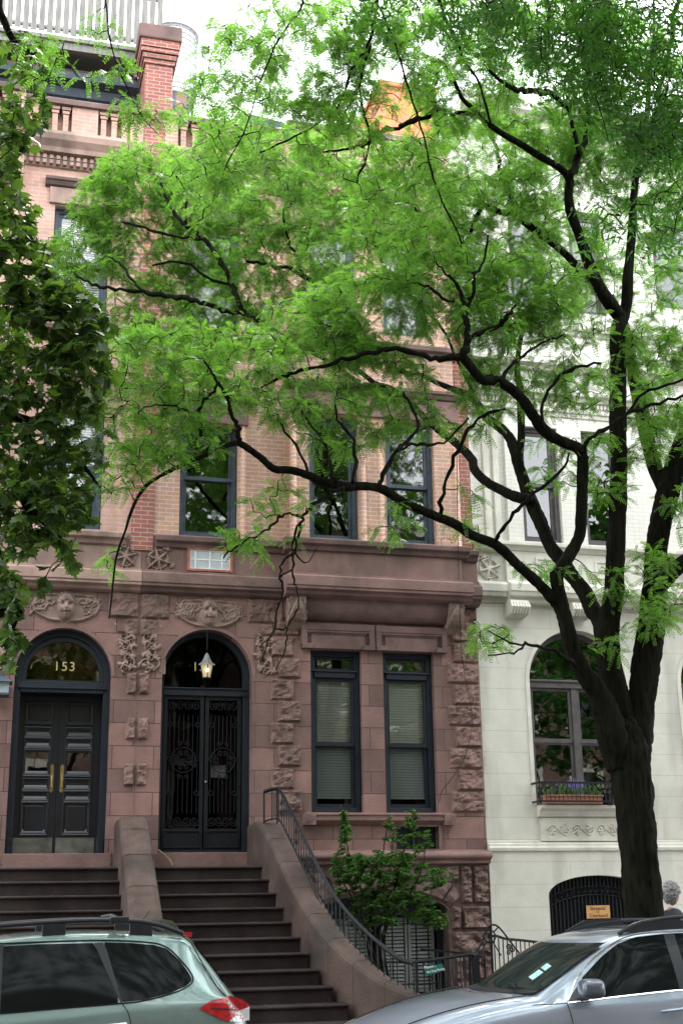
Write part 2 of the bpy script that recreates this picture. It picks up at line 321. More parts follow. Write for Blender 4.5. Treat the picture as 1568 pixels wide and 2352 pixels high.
# ================================================================= HOUSES
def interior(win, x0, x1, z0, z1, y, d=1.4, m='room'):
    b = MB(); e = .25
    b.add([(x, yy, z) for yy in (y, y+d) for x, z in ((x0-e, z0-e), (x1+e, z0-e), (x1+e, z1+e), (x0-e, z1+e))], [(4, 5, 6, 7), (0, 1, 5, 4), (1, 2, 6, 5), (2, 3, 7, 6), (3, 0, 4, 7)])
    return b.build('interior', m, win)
def sash(win, x0, x1, z0, z1, y, t, m, glass, name):
    b = MB(); ring(b, rect(x0, x1, z0, z1), rect(x0+t, x1-t, z0+t*1.15, z1-t), y, y+.04); o = b.build(name, m, win)
    MB().add([(x0+t, y+.02, z0+t), (x1-t, y+.02, z0+t), (x1-t, y+.02, z1-t), (x0+t, y+.02, z1-t)], [(0, 1, 2, 3)]).build('pane', glass, win)
def blinds(win, x0, x1, z0, z1, y, n=None, m='blind'):
    n = n or int((z1-z0)/.042); b = MB(); h = (z1-z0)/n
    for i in range(n):
        z = z0+i*h; b.add([(x0, y, z), (x1, y, z), (x1, y+.018, z+h*.97), (x0, y+.018, z+h*.97)], [(0, 1, 2, 3)])
    return b.build('blind', m, win)
def window(house, x0, x1, z0, z1, y, meet, m='frame', transom=None, blind=None, glass='glassd', ft=.075, inset=.13):
    y += inset; b = MB(); ring(b, rect(x0, x1, z0, z1), rect(x0+ft, x1-ft, z0+ft, z1-ft), y, y+.14)
    ring(b, rect(x0+.012, x1-.012, z0+.012, z1-.012), rect(x0+ft*.55, x1-ft*.55, z0+ft*.55, z1-ft*.55), y-.02, y+.02)
    if transom: b.box(x0+ft, x1-ft, y-.03, y+.13, transom-.09, transom+.0); b.box(x0+ft*.5, x1-ft*.5, y-.055, y+.1, transom, transom+.025)
    win = b.build('window', m, house, bevel=.006)
    zt = z1-ft if not transom else transom-.09
    sash(win, x0+ft, x1-ft, meet-.02, zt, y+.03, .055, m, glass, 'upper_sash')
    sash(win, x0+ft, x1-ft, z0+ft, meet+.025, y+.075, .055, m, 'screen' if transom else glass, 'lower_sash')
    if transom: sash(win, x0+ft, x1-ft, transom+.025, z1-ft, y+.05, .04, m, glass, 'transom_light')
    if blind: blinds(win, x0+ft+.03, x1-ft-.03, z0+ft+(zt-z0)*(1-blind), zt-.03, y+.13)
    interior(win, x0, x1, z0, z1, y+.14)
    return win
# --- openings shared by walls
DA = (.38, 1.81, 2.50, 5.2, .715); DB = (2.58, 3.99, 2.52, 5.27, .705)
H153 = thing('brownstone_house', 'brownstone and buff brick house numbered 153 with black panelled double doors at the left edge', 'house', (-.5, 0, 0))
H151 = thing('brownstone_house', 'brownstone and buff brick house numbered 151 with a carved doorway, stoop and shallow bay', 'house', (5, 0, 0))
HW = thing('white_house', 'cream painted town house with arched ground floor windows, right of the brownstones', 'house', (10, 0, 0))
PX = 2.21; EX = 7.78
# ground floor walls (ashlar)
wall(MB(), -4, PX, 2.3, 6.56, 0, [DA, (-2.2, -.9, 3.2, 5.5, 0)], .62).build('ground_floor_wall', 'ashlar', H153)
wall(MB(), PX, EX, 2.39, 6.56, 0, [DB, (4.93, 5.77, 3.16, 5.72, 0), (6.13, 6.99, 3.16, 5.72, 0), (6.27, 6.97, 2.6, 2.985, 0)], .5).build('ground_floor_wall', 'ashlar', H151)
# party line joint
MB().box(2.205, 2.215, -.004, .01, 2.4, 7.3).build('party_joint', 'stone_dark', H151)
# rock faced pieces
def blocks(house, lst, m='rough', name='rock_faced_block', depth=.07):
    for i, (x0, x1, z0, z1) in enumerate(lst):
        b = MB(); rockblock(b, x0+.006, x1-.006, z0+.006, z1-.006, 0, depth, seed=x0*3+z0*7); b.build(name, m, house, smooth=False)
zc = [3.173+.343*i for i in range(10)]      # course lines
blocks(H151, [((4.39, 4.78, zc[i], zc[i+1]) if i % 2 == 0 else (4.28, 4.66, zc[i], zc[i+1])) for i in range(0, 8)])
blocks(H151, [((7.2, 7.775, zc[i], zc[i+1]) if i % 2 == 0 else (7.31, 7.775, zc[i], zc[i+1])) for i in range(0, 8)])
blocks(H151, [(7.3, 7.775, zc[8], 6.5), (4.35, 4.76, zc[8]-.0, 6.17)])
for i in (1, 3, 5): blocks(H153, [(2.04, 2.203, zc[i]+.03, zc[i+1]+.03)], depth=.06); blocks(H151, [(2.217, 2.39, zc[i]+.03, zc[i+1]+.03)], depth=.06)
blocks(H153, [(1.72, 2.203, 6.1, 6.52), (1.98, 2.203, 5.82, 6.1), (-.2, .34, 6.12, 6.52)], depth=.05)
blocks(H151, [(2.217, 2.68, 6.1, 6.52), (2.217, 2.5, 5.82, 6.1), (3.9, 4.5, 6.1, 6.52), (4.1, 4.35, 5.9, 6.1)], depth=.05)
# archivolt mouldings
for h, o in ((H153, DA), (H151, DB)):
    c = (o[0]+o[1])/2; r = (o[1]-o[0])/2
    b = MB()
    for k in range(24):
        a0, a1 = math.pi*k/24, math.pi*(k+1)/24
        for ra, rb, ya, yb in ((r-.002, r+.05, -.012, 0.02),):
            b.add([(c+q*math.cos(a), yy, o[3]+q*math.sin(a)) for a in (a0, a1) for q in (ra, rb) for yy in (ya,)], [(0, 1, 3, 2)])
    b.build('arch_moulding', 'stone', h)
# carved spandrels, heads, flowers
def scrollwork(x0, x1, z0, z1, seed, n=9):
    r = random.Random(seed); C = []; w_, h = x1-x0, z1-z0
    for i in range(n):
        cx, cz = x0+w_*(.2+.6*r.random()), z0+h*(i+.5)/n; s = r.choice((-1, 1)); rr = min(w_, h/2)*(.16+.12*r.random())
        C.append((spiral(cx, cz, rr, r.random()*6.28, 1.2, s=s), .014, .008, .035))
        for k in range(3): C += leafstroke(cx+rr*math.cos(k*2.1+i), cz+rr*math.sin(k*2.1+i), k*2.1+i+.6, rr*1.3, .036, .04)
    stem = [(x0+w_*(.5+.32*math.sin(t*7)), z0+h*t) for t in np.linspace(.03, .97, 24)]; C.append((stem, .016, .012, .04)); return C
def spandrel(house, x0, x1, z0, z1, seed, taper=0):
    C = scrollwork(x0, x1, z0, z1, seed, 7); b = MB(); relief(b, x0-.03, x1+.03, z0-.03, z1+.03, 0, lambda X, Z: strokes(X, Z, C), .010, 1.3); b.build('carved_foliage', 'carved', house)
spandrel(H153, 1.9, 2.2, 5.28, 5.86, 3); spandrel(H151, 2.23, 2.6, 5.28, 5.86, 8); spandrel(H151, 4.02, 4.36, 5.28, 5.9, 5); spandrel(H153, .05, .36, 5.28, 5.85, 11)
def head(house, cx, cz, wd, hd, seed, style):
    r = random.Random(seed); C = []
    for s in (-1, 1):
        for k in range(5):
            a = .15+.17*k; x = cx+s*(hd*.38+a*wd*.42); z = cz+.02+(-.05 if k % 2 else .06)
            C.append((spiral(x, z, hd*.17, r.random()*6, 1.1, s=s), .013, .007, .03))
            C += leafstroke(x, z-.03, (0 if s > 0 else math.pi)+r.uniform(-.7, .7), hd*.3, .02, .04)
        if style:
            for k in range(4): C.append(([(cx+s*(hd*.45+k*.05), cz-.12), (cx+s*(hd*.45+k*.05+.2), cz+.12)], .011, .011, .035)); C.append(([(cx+s*(hd*.45+k*.05), cz+.12), (cx+s*(hd*.45+k*.05+.2), cz-.1)], .011, .011, .03))
        C.append(([(cx+s*hd*.3, cz+hd*.42), (cx+s*wd*.4, cz+hd*.4), (cx+s*wd*.5, cz+hd*.1), (cx+s*wd*.45, cz-hd*.2), (cx+s*wd*.25, cz-hd*.42), (cx+s*hd*.2, cz-hd*.46)], .015, .015, .035))
    def fn(X, Z):
        H = strokes(X, Z, C)+.02*(((X-cx)/(wd*.5))**2+((Z-cz)/(hd*.5))**2 < 1)
        u, v = (X-cx)/(hd*.3), (Z-cz+.0)/(hd*.46); q = 1-u*u-v*v; f = .17*np.sqrt(np.clip(q, 0, 1))
        ga = lambda a, b_, s1, s2: np.exp(-((u-a)/s1)**2-((v-b_)/s2)**2)
        f = f+(q > 0)*(.05*ga(0, -.05, .13, .25)+.025*ga(0, -.16, .2, .08)-.05*ga(-.38, .12, .16, .1)-.05*ga(.38, .12, .16, .1)+.02*ga(-.38, .1, .08, .05)+.02*ga(.38, .1, .08, .05)
            +.03*ga(-.38, .3, .25, .07)+.03*ga(.38, .3, .25, .07)-.04*ga(0, -.45, .32, .045)+.02*ga(0, -.55, .22, .07)+.025*ga(0, -.8, .18, .14)+.03*ga(-.55, -.25, .2, .2)+.03*ga(.55, -.25, .2, .2)+.03*ga(0, -.36, .25, .05))
        hair = (v > .42-.2*np.abs(u))*(u*u*.75+(v*.85)**2 < 1.1)*(.03+.03*np.sin(u*26+v*9+3*np.sin(u*5)))
        return np.maximum(H, f+hair)
    b = MB(); relief(b, cx-wd*.53, cx+wd*.53, cz-hd*.56, cz+hd*.56, 0, fn, .01, 1.); b.build('carved_head', 'carved', house, smooth=True)
head(H153, 1.08, 6.235, 1.0, .46, 1, 0); head(H151, 3.29, 6.235, 1.0, .46, 2, 1)
def flower(house, cx, cz, r, y, s=1, m='carved', seed=0):
    C = []
    for k in range(6): a = k*math.pi/3+.3*s; C.append(([(cx+r*t*math.cos(a), cz+r*t*math.sin(a)) for t in (0, .35, .65, .95)], .03, .008, .06))
    C.append(([(cx+r*.72*math.cos(a), cz+r*.72*math.sin(a)) for a in np.linspace(0, 6.28, 30)], .016, .016, .04)); C.append(([(cx+r*.58*math.cos(a), cz+r*.58*math.sin(a)) for a in np.linspace(0, 6.28, 26)], .01, .01, .03))
    for k in range(3): C.append((spiral(cx-s*r*.5+k*r*.2, cz+r*.85, r*.18, k, 1), .015, .01, .045)); C += leafstroke(cx-s*r*.9, cz-r*.2-k*.04, (math.pi if s > 0 else 0)-.8+k*.5, r*.4, .025, .04)
    C.append((spiral(cx+s*r*.1, cz-r*.95, r*.12, 0, 1), .02, .01, .05))
    b = MB(); relief(b, cx-r*1.25, cx+r*1.25, cz-r*1.2, cz+r*1.15, y, lambda X, Z: strokes(X, Z, C), .012); b.build('carved_flower', m, house)
flower(H153, 1.96, 7.08, .21, 0, 1); flower(H151, 2.47, 7.06, .21, 0, -1)
# belt course, panel, sill course
belt = [(0, 6.5), (-.1, 6.53), (-.12, 6.575), (-.19, 6.6), (-.19, 6.64), (-.21, 6.65), (-.21, 6.8), (-.17, 6.83), (-.14, 6.83), (-.14, 6.86), (-.02, 6.88), (.1, 6.88), (.1, 6.5)]
sillc = [(0, 7.26), (-.05, 7.27), (-.07, 7.33), (-.13, 7.36), (-.14, 7.43), (-.12, 7.455), (.02, 7.47), (.1, 7.47), (.1, 7.26)]
def moul(house, pr, x0, x1, y, name, m='stone', bevel=.006): return MB().prof([(a+y, z) for a, z in pr], x0, x1).build(name, m, house, bevel=bevel)
moul(H153, belt, -4, 2.205, 0, 'belt_course', 'stone153'); moul(H151, belt, 2.213, 4.5, 0, 'belt_course', 'stone_dark')
BY = -.3
moul(H151, belt, 4.44, 7.56, BY, 'belt_course'); moul(H151, belt, 7.56, EX, -.12, 'belt_course', 'stone_dark')
moul(H153, sillc, -4, 1.96, 0, 'sill_course', 'stone153'); moul(H151, sillc, 2.42, 4.5, 0, 'sill_course', 'stone_dark'); moul(H151, sillc, 4.44, 7.56, BY, 'sill_course', 'stone_dark')
moul(H151, sillc, 7.56, EX, -.12, 'sill_course', 'stone_dark')
wall(MB(), -4, PX, 6.56, 7.47, 0, []).build('stone_panel', 'stone153', H153)
wall(MB(), PX, 4.6, 6.56, 7.47, 0, [(2.93, 3.54, 6.95, 7.27, 0)], .3).build('stone_panel', 'stone', H151)
b = MB(); b.box(4.58, 7.44, BY, .0, 6.8, 7.3); b.box(7.44, EX, -.12, .05, 6.8, 7.3); b.build('stone_panel', 'stone', H151)
# window bay cove and its corbels
cove = [(BY, 6.5)]+[(BY+.04+.24*(1-math.cos(t)), 6.48-.3*math.sin(t)) for t in np.linspace(0, math.pi/2, 9)]+[(.05, 6.18), (.05, 6.5)]
MB().prof(cove, 4.72, 7.3).build('cove_moulding', 'stone_dark', H151, smooth=False)
def corbel(cx):
    b = MB(); b.prof([(BY-.02, 6.52), (BY-.02, 6.4), (BY+.06, 6.2), (-.03, 6.02), (.02, 6.0), (.02, 6.52)], cx-.13, cx+.13)
    r = random.Random(int(cx*10))
    for k in range(9):
        a = -1.2+.3*k; P = [(cx+.13*math.sin(a)*t*1.2, BY-.02+.2*t*t-.04, 6.46-.36*t) for t in np.linspace(0, 1, 6)]; b.tube(P, [.018, .03, .034, .03, .022, .008], 6)
        sp = spiral(cx+r.uniform(-.15, .15), 6.25+r.uniform(-.12, .2), .05, r.random()*6, 1.1); b.tube([(x, BY-.04+.5*(6.5-z)*.6, z) for x, z in sp], .012, 5)
    b.build('carved_corbel', 'carved', H151)
corbel(4.66); corbel(7.32)
# lintel frames over the ground floor windows
for x0, x1 in ((4.77, 5.98), (6.0, 7.21)):
    b = MB(); b.box(x0, x1, -.1, .02, 6.02, 6.13); b.box(x0, x0+.09, -.1, .02, 5.74, 6.02); b.box(x1-.09, x1, -.1, .02, 5.74, 6.02)
    b.box(x0, x0+.19, -.11, .02, 5.72, 5.80); b.box(x1-.19, x1, -.11, .02, 5.72, 5.80); b.box(x0+.09, x1-.09, -.035, .02, 5.80, 6.02); b.box(x0+.16, x1-.16, -.055, -.03, 5.73, 5.99)
    b.box(x0+.09, x1-.09, -.085, -.03, 5.985, 6.02)
    n = 24
    for k in range(n): xx = x0+.12+(x1-x0-.24)*k/n; b.box(xx, xx+.022, -.075, -.03, 5.955, 5.985)
    for k in range(4):
        for xx in (x0+.095, x1-.125): b.box(xx, xx+.03, -.075, -.03, 5.83+k*.035, 5.845+k*.035)
    b.build('lintel', 'stone_dark', H151, bevel=.005)
moul(H151, [(0, 2.97), (-.06, 3.0), (-.13, 3.05), (-.13, 3.12), (-.15, 3.125), (-.15, 3.155), (.0, 3.175), (.05, 3.17), (.05, 2.97)], 4.82, 7.18, 0, 'window_sill', 'stone')
for cx in (4.87, 7.13):
    b = MB(); b.box(cx-.09, cx+.09, -.17, .02, 2.98, 3.15)
    for k in range(3): b.tube([(x, -.175, z) for x, z in spiral(cx-.04+.04*k, 3.03+.035*k, .035, k*2, 1.2)], .012, 5)
    b.build('carved_sill_end', 'stone', H151, bevel=.01)
for wx0, wx1 in ((4.93, 5.77), (6.13, 6.99)): window(H151, wx0, wx1, 3.17, 5.72, 0, 4.23, transom=5.38, blind=.93, glass='glass', ft=.085)
b = MB(); b.box(6.22, 7.02, -.04, .02, 2.98, 3.0); ring(b, rect(6.22, 7.02, 2.575, 3.0), rect(6.27, 6.97, 2.62, 2.96), -.045, .05); acs = b.build('air_conditioner_sleeve', 'stone_dark', H151)
b = MB(); b.box(6.27, 6.97, .12, .16, 2.6, 2.985); b.box(6.56, 6.6, .05, .12, 2.62, 2.96)
for k in range(16): z = 2.63+k*.021; b.box(6.62, 6.93, .09, .12, z, z+.008)
b.build('sleeve_grille', 'frame', acs)
# water table and rock faced base
moul(H151, [(0, 2.39), (-.09, 2.4), (-.09, 2.45), (-.12, 2.46)]+[(-.12-.05*math.sin(t), 2.465+.05*(1-math.cos(t))) for t in np.linspace(0, math.pi, 8)]+[(-.1, 2.58), (.0, 2.61), (.05, 2.6), (.05, 2.39)], 4.2, EX+.02, 0, 'water_table', 'stone')
BO = (4.98, 7.09, .2, 1.68, .27)
wall(MB(), 4.0, EX, -.1, 2.4, .0, [BO], .45).build('basement_wall', 'base_rough', H151)
bl = []
for i in range(4): z0 = 1.78-.37*(i+1)+.0; bl += ([(7.12, 7.3, z0, z0+.36), (7.3, 7.775, z0, z0+.36)] if i % 2 == 0 else [(7.14, 7.775, z0, z0+.36)])
bl += [(7.3, 7.5, 1.79, 2.38), (7.5, 7.775, 1.79, 2.38)]
blocks(H151, bl, 'base_rough', depth=.11)
c, r0 = (BO[0]+BO[1])/2, (BO[1]-BO[0])/2       # voussoirs
for k in range(9):
    a0, a1 = math.pi*(.06+.88*k/9), math.pi*(.06+.88*(k+1)/9); n = 8; G = np.zeros((n+1, n+1, 3))
    for i in range(n+1):
        for j in range(n+1):
            a = a0+(a1-a0)*(i+.001)/n; t = j/n; xi, zi = c+(r0+.02)*math.cos(a), BO[3]+.02+BO[4]*math.sin(a); xo, zo = c+(r0+.24)*math.cos(a), min(2.37, BO[3]+.1+(BO[4]+.36)*math.sin(a))
            e = min(t, 1-t, i/n, 1-i/n); h = (.0 if e == 0 else .05+.05*noise.noise(Vector((xi*6, t*3, k*2.))))
            G[j, i] = (xi+(xo-xi)*t, -.01-h, zi+(zo-zi)*t)
    MB().grid(G).build('voussoir', 'base_rough', H151)
blocks(H151, [(4.3, 5.1, 2.06, 2.38), (6.95, 7.29, 2.1, 2.38)], 'base_rough', depth=.08)
b = MB(); ring(b, rect(BO[0], BO[1], BO[2], BO[3]+.02), rect(BO[0]+.08, BO[1]-.08, BO[2]+.08, BO[3]-.05), .3, .42); b.box(5.98, 6.09, .28, .42, .25, 1.68)
b.prism(arch_poly(BO[0], BO[1], BO[3], BO[3], BO[4], 16), .34, .38); bw = b.build('basement_window', 'frame', H151)
for x0, x1 in ((5.1, 5.95), (6.12, 6.98)):
    b = MB()
    for xa, xb in ((x0, (x0+x1)/2-.01), ((x0+x1)/2+.01, x1)):
        ring(b, rect(xa, xb, .5, 1.6), rect(xa+.04, xb-.04, .55, 1.55), .40, .43)
        for k in range(18): z = .56+k*.055; b.add([(xa+.04, .405, z), (xb-.04, .405, z), (xb-.04, .43, z+.04), (xa+.04, .43, z+.04)], [(0, 1, 2, 3)])
    b.build('louvre_shutter', mat('shutter_paint', (.24, .25, .24), .6, .1, 4), bw)
interior(bw, BO[0], BO[1], .2, 1.9, .46)
b = MB()
for k in range(11): x = 5.08+k*.193; b.tube([(x, .2, .25), (x, .2, 1.72+.2*math.sqrt(max(0, 1-((x-c)/r0)**2)))], .012, 5)
for z in (.62, .95, 1.5): b.box(5.0, 7.08, .19, .21, z, z+.02)
b.build('window_grille', 'iron', bw)
# upper brick walls
U153 = [(.62, 1.56, 7.5, 9.52, 0), (.6, 1.52, 11.0, 13.1, 0), (-1.9, -.7, 7.5, 9.52, 0)]
wall(MB(), -4, 2.03, 7.47, 13.85, 0, U153, .3).build('brick_wall', 'brick153', H153)
U151 = [(2.79, 3.74, 7.48, 9.4, 0), (2.81, 3.74, 11.1, 13.0, 0)]
wall(MB(), 2.38, 4.62, 7.47, 14.0, 0, U151, .3).build('brick_wall', 'brick', H151)
UB = [(4.86, 5.7, 7.46, 9.62, 0), (6.17, 7.02, 7.46, 9.62, 0), (4.9, 5.72, 11.2, 13.1, 0), (6.2, 7.0, 11.2, 13.1, 0)]
b = wall(MB(), 4.6, 7.43, 7.44, 14.0, BY, UB, .3); b.add([(4.6, BY, 7.44), (4.6, 0, 7.44), (4.6, 0, 14), (4.6, BY, 14)], [(0, 1, 2, 3)]); b.add([(7.43, BY, 7.44), (7.43, 0, 7.44), (7.43, 0, 14), (7.43, BY, 14)], [(0, 1, 2, 3)]); b.build('brick_bay', 'brick', H151)
for x, y in ((4.61, BY+.02), (5.78, BY+.02), (6.09, BY+.02), (7.42, BY+.02), (3.82, .02)): MB().lathe((x, y, 7.44), [(.05, 0), (.05, 2.12)], 10).build('rounded_brick_edge', 'brick', H151, smooth=True)
wall(MB(), 2.03, 2.38, 7.2, 14.6, -.03, []).add([(2.03, -.03, 7.47), (2.03, .1, 7.47), (2.03, .1, 14.6), (2.03, -.03, 14.6)], [(0, 1, 2, 3)]).add([(2.38, -.03, 7.47), (2.38, .1, 7.47), (2.38, .1, 14.6), (2.38, -.03, 14.6)], [(0, 1, 2, 3)]).build('red_brick_strip', 'red', H151)
wall(MB(), 7.43, EX, 7.44, 14.2, -.0, []).build('red_brick_strip', 'red', H151)
for (x0, x1, z0, z1, _), mt, bl_ in zip(U153, (8.55, 12.1, 8.5), (.75, .8, .3)): window(H153, x0, x1, z0, z1, 0, mt, 'frame2', blind=bl_, glass='glass')
for (x0, x1, z0, z1, _), mt in zip(U151, (8.5, 12.1)): window(H151, x0, x1, z0, z1, 0, mt, 'frame2')
for (x0, x1, z0, z1, _), mt in zip(UB, (8.5, 8.5, 12.2, 12.2)): window(H151, x0, x1, z0, z1, BY, mt, 'frame2')
hood = [(0, 9.9), (-.06, 9.92), (-.09, 9.98), (-.12, 10.0), (-.12, 10.05), (0, 10.07), (.05, 10.07), (.05, 9.9)]
def lintel(house, x0, x1, z, y, h=.28, m='stone', hooded=True):
    b = MB(); b.box(x0, x1, y-.05, y+.1, z, z+h); p = b.build('window_lintel', m, house, bevel=.01)
    if hooded:
        MB().prof([(a+y-.02, q-9.9+z+h-.0) for a, q in hood], x0-.08, x1+.08).build('hood_moulding', 'stone_dark', p)
lintel(H153, .45, 1.75, 9.54, 0, .4, 'stone153'); lintel(H153, .5, 1.7, 13.12, 0, .3, 'stone153'); lintel(H153, -2.1, -.5, 9.54, 0, .4, 'stone153')
lintel(H151, 2.62, 3.9, 9.42, 0, .35); lintel(H151, 2.65, 3.9, 13.02, 0, .33)
lintel(H151, 4.55, 7.47, 9.64, BY, .38); lintel(H151, 4.55, 7.47, 13.12, BY, .4); 
moul(H151, [(a, z+3.55) for a, z in sillc], 4.5, 7.5, BY, 'sill_course', 'stone_dark'); moul(H151, [(a, z+3.55) for a, z in sillc], 2.42, 4.52, 0, 'sill_course', 'stone_dark'); moul(H153, [(a, z+3.45) for a, z in sillc], .3, 1.9, 0, 'sill_course', 'stone_dark')
# cornices and parapets
def dent(b, x0, x1, y, z, n, s=.05, d=.07, h=.07):
    for k in range(n): x = x0+(x1-x0)*k/n; b.box(x, x+(x1-x0)/n*.55, y-d, y, z, z+h)
corn = [(0, 13.78), (-.04, 13.8), (-.04, 14.0), (-.16, 14.02), (-.18, 14.1), (-.26, 14.2), (-.28, 14.3), (-.24, 14.38), (0, 14.4), (.1, 14.4), (.1, 13.78)]
for h, x0, x1, y in ((H153, .02, 2.02, 0), (H153, -4, .02, -.3), (H151, 2.38, 4.55, 0), (H151, 4.5, 7.55, BY)):
    b = MB().prof([(a+y, z) for a, z in corn], x0, x1); n = int((x1-x0)/.11); dent(b, x0, x1, y-.04, 13.82, n); dent(b, x0, x1, y-.04, 13.91, n); b.build('cornice', 'stone153', h)
def parapet(house, x0, x1, y, m):
    b = MB(); b.box(x0, x1, y+.02, y+.3, 14.4, 14.5); n = max(1, round((x1-x0)/1.05)); L = (x1-x0)/n
    for k in range(n+1): x = x0+L*k; b.box(max(x0, x-.22), min(x1, x+.22), y-.04, y+.3, 14.4, 15.0)
    p = b.build('parapet', m, house)
    for k in range(n):
        for j in range(3):
            x = x0+L*k+.32+j*(L-.64)/2
            q = MB(); q.box(x-.045, x+.045, y, y+.14, 14.5, 14.86); q.box(x-.06, x+.06, y-.02, y+.16, 14.86, 14.91); q.box(x-.075, x+.075, y-.03, y+.18, 14.93, 14.99); q.build('baluster', m, p)
    q = MB(); q.box(x0, x1, y+.16, y+.2, 14.5, 14.98); q.build('back_panel', m, p); MB().prof([(y-.1, 15.0), (y-.1, 15.09), (y-.06, 15.13), (y+.34, 15.13), (y+.34, 15.0)], x0, x1).build('coping', 'stone_dark', p)
parapet(H153, .02, 2.02, -.0, 'brick153'); parapet(H153, -2.5, .02, -.25, 'brick153'); parapet(H151, 2.4, 4.5, 0, 'brick'); parapet(H151, 4.5, 7.5, BY, 'brick')
b = MB(); b.box(-.45, .02, -.12, .05, 7.5, 13.4); b.box(-.48, .05, -.3, .05, 13.4, 13.8); b.build('corner_pilaster', 'brick153', H153)
# roofs
MB().box(-4, 2.1, .3, 12, 14.3, 14.4).build('roof', 'stone_dark', H153); MB().box(2.1, EX, .25, 12, 14.3, 14.4).build('roof', 'stone_dark', H151)
MB().add([(-4, .6, 0), (EX, .6, 0), (EX, .6, 2.3), (-4, .6, 2.3)], [(0, 1, 2, 3)]).build('cellar_wall', 'room', H153)
# chimney of 153 / 151
b = MB(); b.box(2.02, 2.5, -.02, .75, 14.3, 16.35); ch = b.build('chimney', 'red', H151)
for k, (e, z0, z1) in enumerate(((.03, 16.1, 16.18), (.06, 16.2, 16.28), (.09, 16.3, 16.38), (.1, 16.4, 16.55))): MB().box(2.02-e, 2.5+e, -.02-e, .75+e, z0, z1).build('corbelled_course', 'red', ch)
MB().box(1.88, 2.64, -.16, .9, 16.55, 16.85).build('chimney_cap', 'stone_dark', ch, bevel=.03)
# penthouse of 153
b = wall(MB(), -4, 1.98, 14.4, 16.2, 1.1, [(-.2, .5, 14.9, 15.6, 0), (.75, 1.85, 14.9, 15.55, 0)], .15); ph = b.build('penthouse_wall', 'stone', H153)
for x0, x1, z1 in ((-.2, .5, 15.6), (.75, 1.85, 15.55)):
    b = MB(); ring(b, rect(x0-.08, x1+.08, 14.85, z1+.08), rect(x0+.06, x1-.06, 14.95, z1-.06), 1.05, 1.18); b.box((x0+x1)/2-.015, (x0+x1)/2+.015, 1.1, 1.15, 14.9, z1); p = b.build('penthouse_window', 'frame2', H153)
    MB().add([(x0, 1.17, 14.9), (x1, 1.17, 14.9), (x1, 1.17, z1), (x0, 1.17, z1)], [(0, 1, 2, 3)]).build('pane', 'glassd', p); MB().box(x0, x1, 1.3, 1.32, 14.9, z1).build('curtain', 'blind', p)
b = MB().prof([(1.1, 15.85), (1.0, 15.9), (.95, 16.05), (.75, 16.1), (.72, 16.22), (.8, 16.28), (1.2, 16.3), (1.2, 15.85)], -4, 2.0); b.build('penthouse_cornice', 'frame2', H153)
MB().box(-4, 2.0, .9, 8, 16.28, 16.4).build('penthouse_roof', 'stone_dark', H153)
b = MB(); b.box(-4, 2.3, .55, .62, 16.95, 17.0); b.box(-4, 2.3, .5, 4, 16.7, 16.78); b.box(-4, 2.3, .55, .66, 16.55, 16.7)
for x in (-1.5, .4, 1.9): b.box(x, x+.09, .7, .8, 16.3, 16.7)
for k in range(45): b.box(-3.9+k*.14, -3.9+k*.14+.105, .54, .56, 16.85+.01*(k % 3), 18.2+.02*(k % 2))
b.box(-4, 2.3, .57, .62, 17.9, 17.97)
tag(b.build('roof_deck_fence', 'wood'), 'weathered grey slatted wood fence of the roof deck beside the brick chimney', 'fence')
# water tower
t = thing('water_tower', 'pale round water tank behind the red brick chimney, on a far roof', 'water tank', (6.4, 30, 30)); TX = (W(396, 200, 30)[0], 30); tb, tt = W(430, 242, 30)[2], W(430, 92, 30)[2]
MB().lathe((*TX, tb), [(1.0, 0), (1.03, 1), (1.0, tt-tb)], 44).build('tank', 'tank', t)
b = MB()
for z in np.linspace(tb+.15, tt-.1, 13): b.lathe((*TX, z), [(1.04, 0), (1.05, .02), (1.04, .04)], 44)
for k in range(22): q = k*math.pi/11; b.tube([(TX[0]+1.05*math.cos(q), 30+1.05*math.sin(q), tb), (TX[0]+1.05*math.cos(q), 30+1.05*math.sin(q), tt)], .02, 4)
b.build('hoop', mat('galvanised_hoop', (.3, .32, .34), .6, .2, 5), t); MB().lathe((*TX, tt), [(1.15, 0), (.6, .5), (.03, .8)], 40).build('tank_roof', 'tank', t)
b = MB()
for k in range(8): q = k*math.pi/4; b.tube([(TX[0]+.9*math.cos(q), 30+.9*math.sin(q), 29), (TX[0]+.9*math.cos(q), 30+.9*math.sin(q), tb)], .07, 5)
b.build('support_frame', 'frame2', t)
t = thing('apartment_building', 'tall brick building behind the houses that carries the water tank', 'building', (6, 36, 0)); b = MB(); b.box(0, 16, 26, 46, 0, 29.2); b.build('brick_wall', 'red', t)
# orange rendered bulkhead and skylight hood
b = MB(); p = W(872, 195, 3); q = W(1005, 310, 3); b.box(p[0], q[0], 3, 7, 14.4, p[2]); b.box(p[0]-.05, q[0]+.05, 2.95, 7, p[2], p[2]+.12)
tag(b.build('roof_bulkhead', 'orange', bevel=.02), 'orange rendered rooftop bulkhead seen between the branches', 'roof structure')
p = W(540, 262, 2.5); b = MB(); b.prism([(p[0], 14.4), (p[0]+1., 14.4), (p[0]+1., p[2]-.1), (p[0]+.12, p[2])], 2.4, 3.6); tag(b.build('roof_skylight', 'frame2'), 'grey skylight hood on the roof right of the water tank', 'skylight')
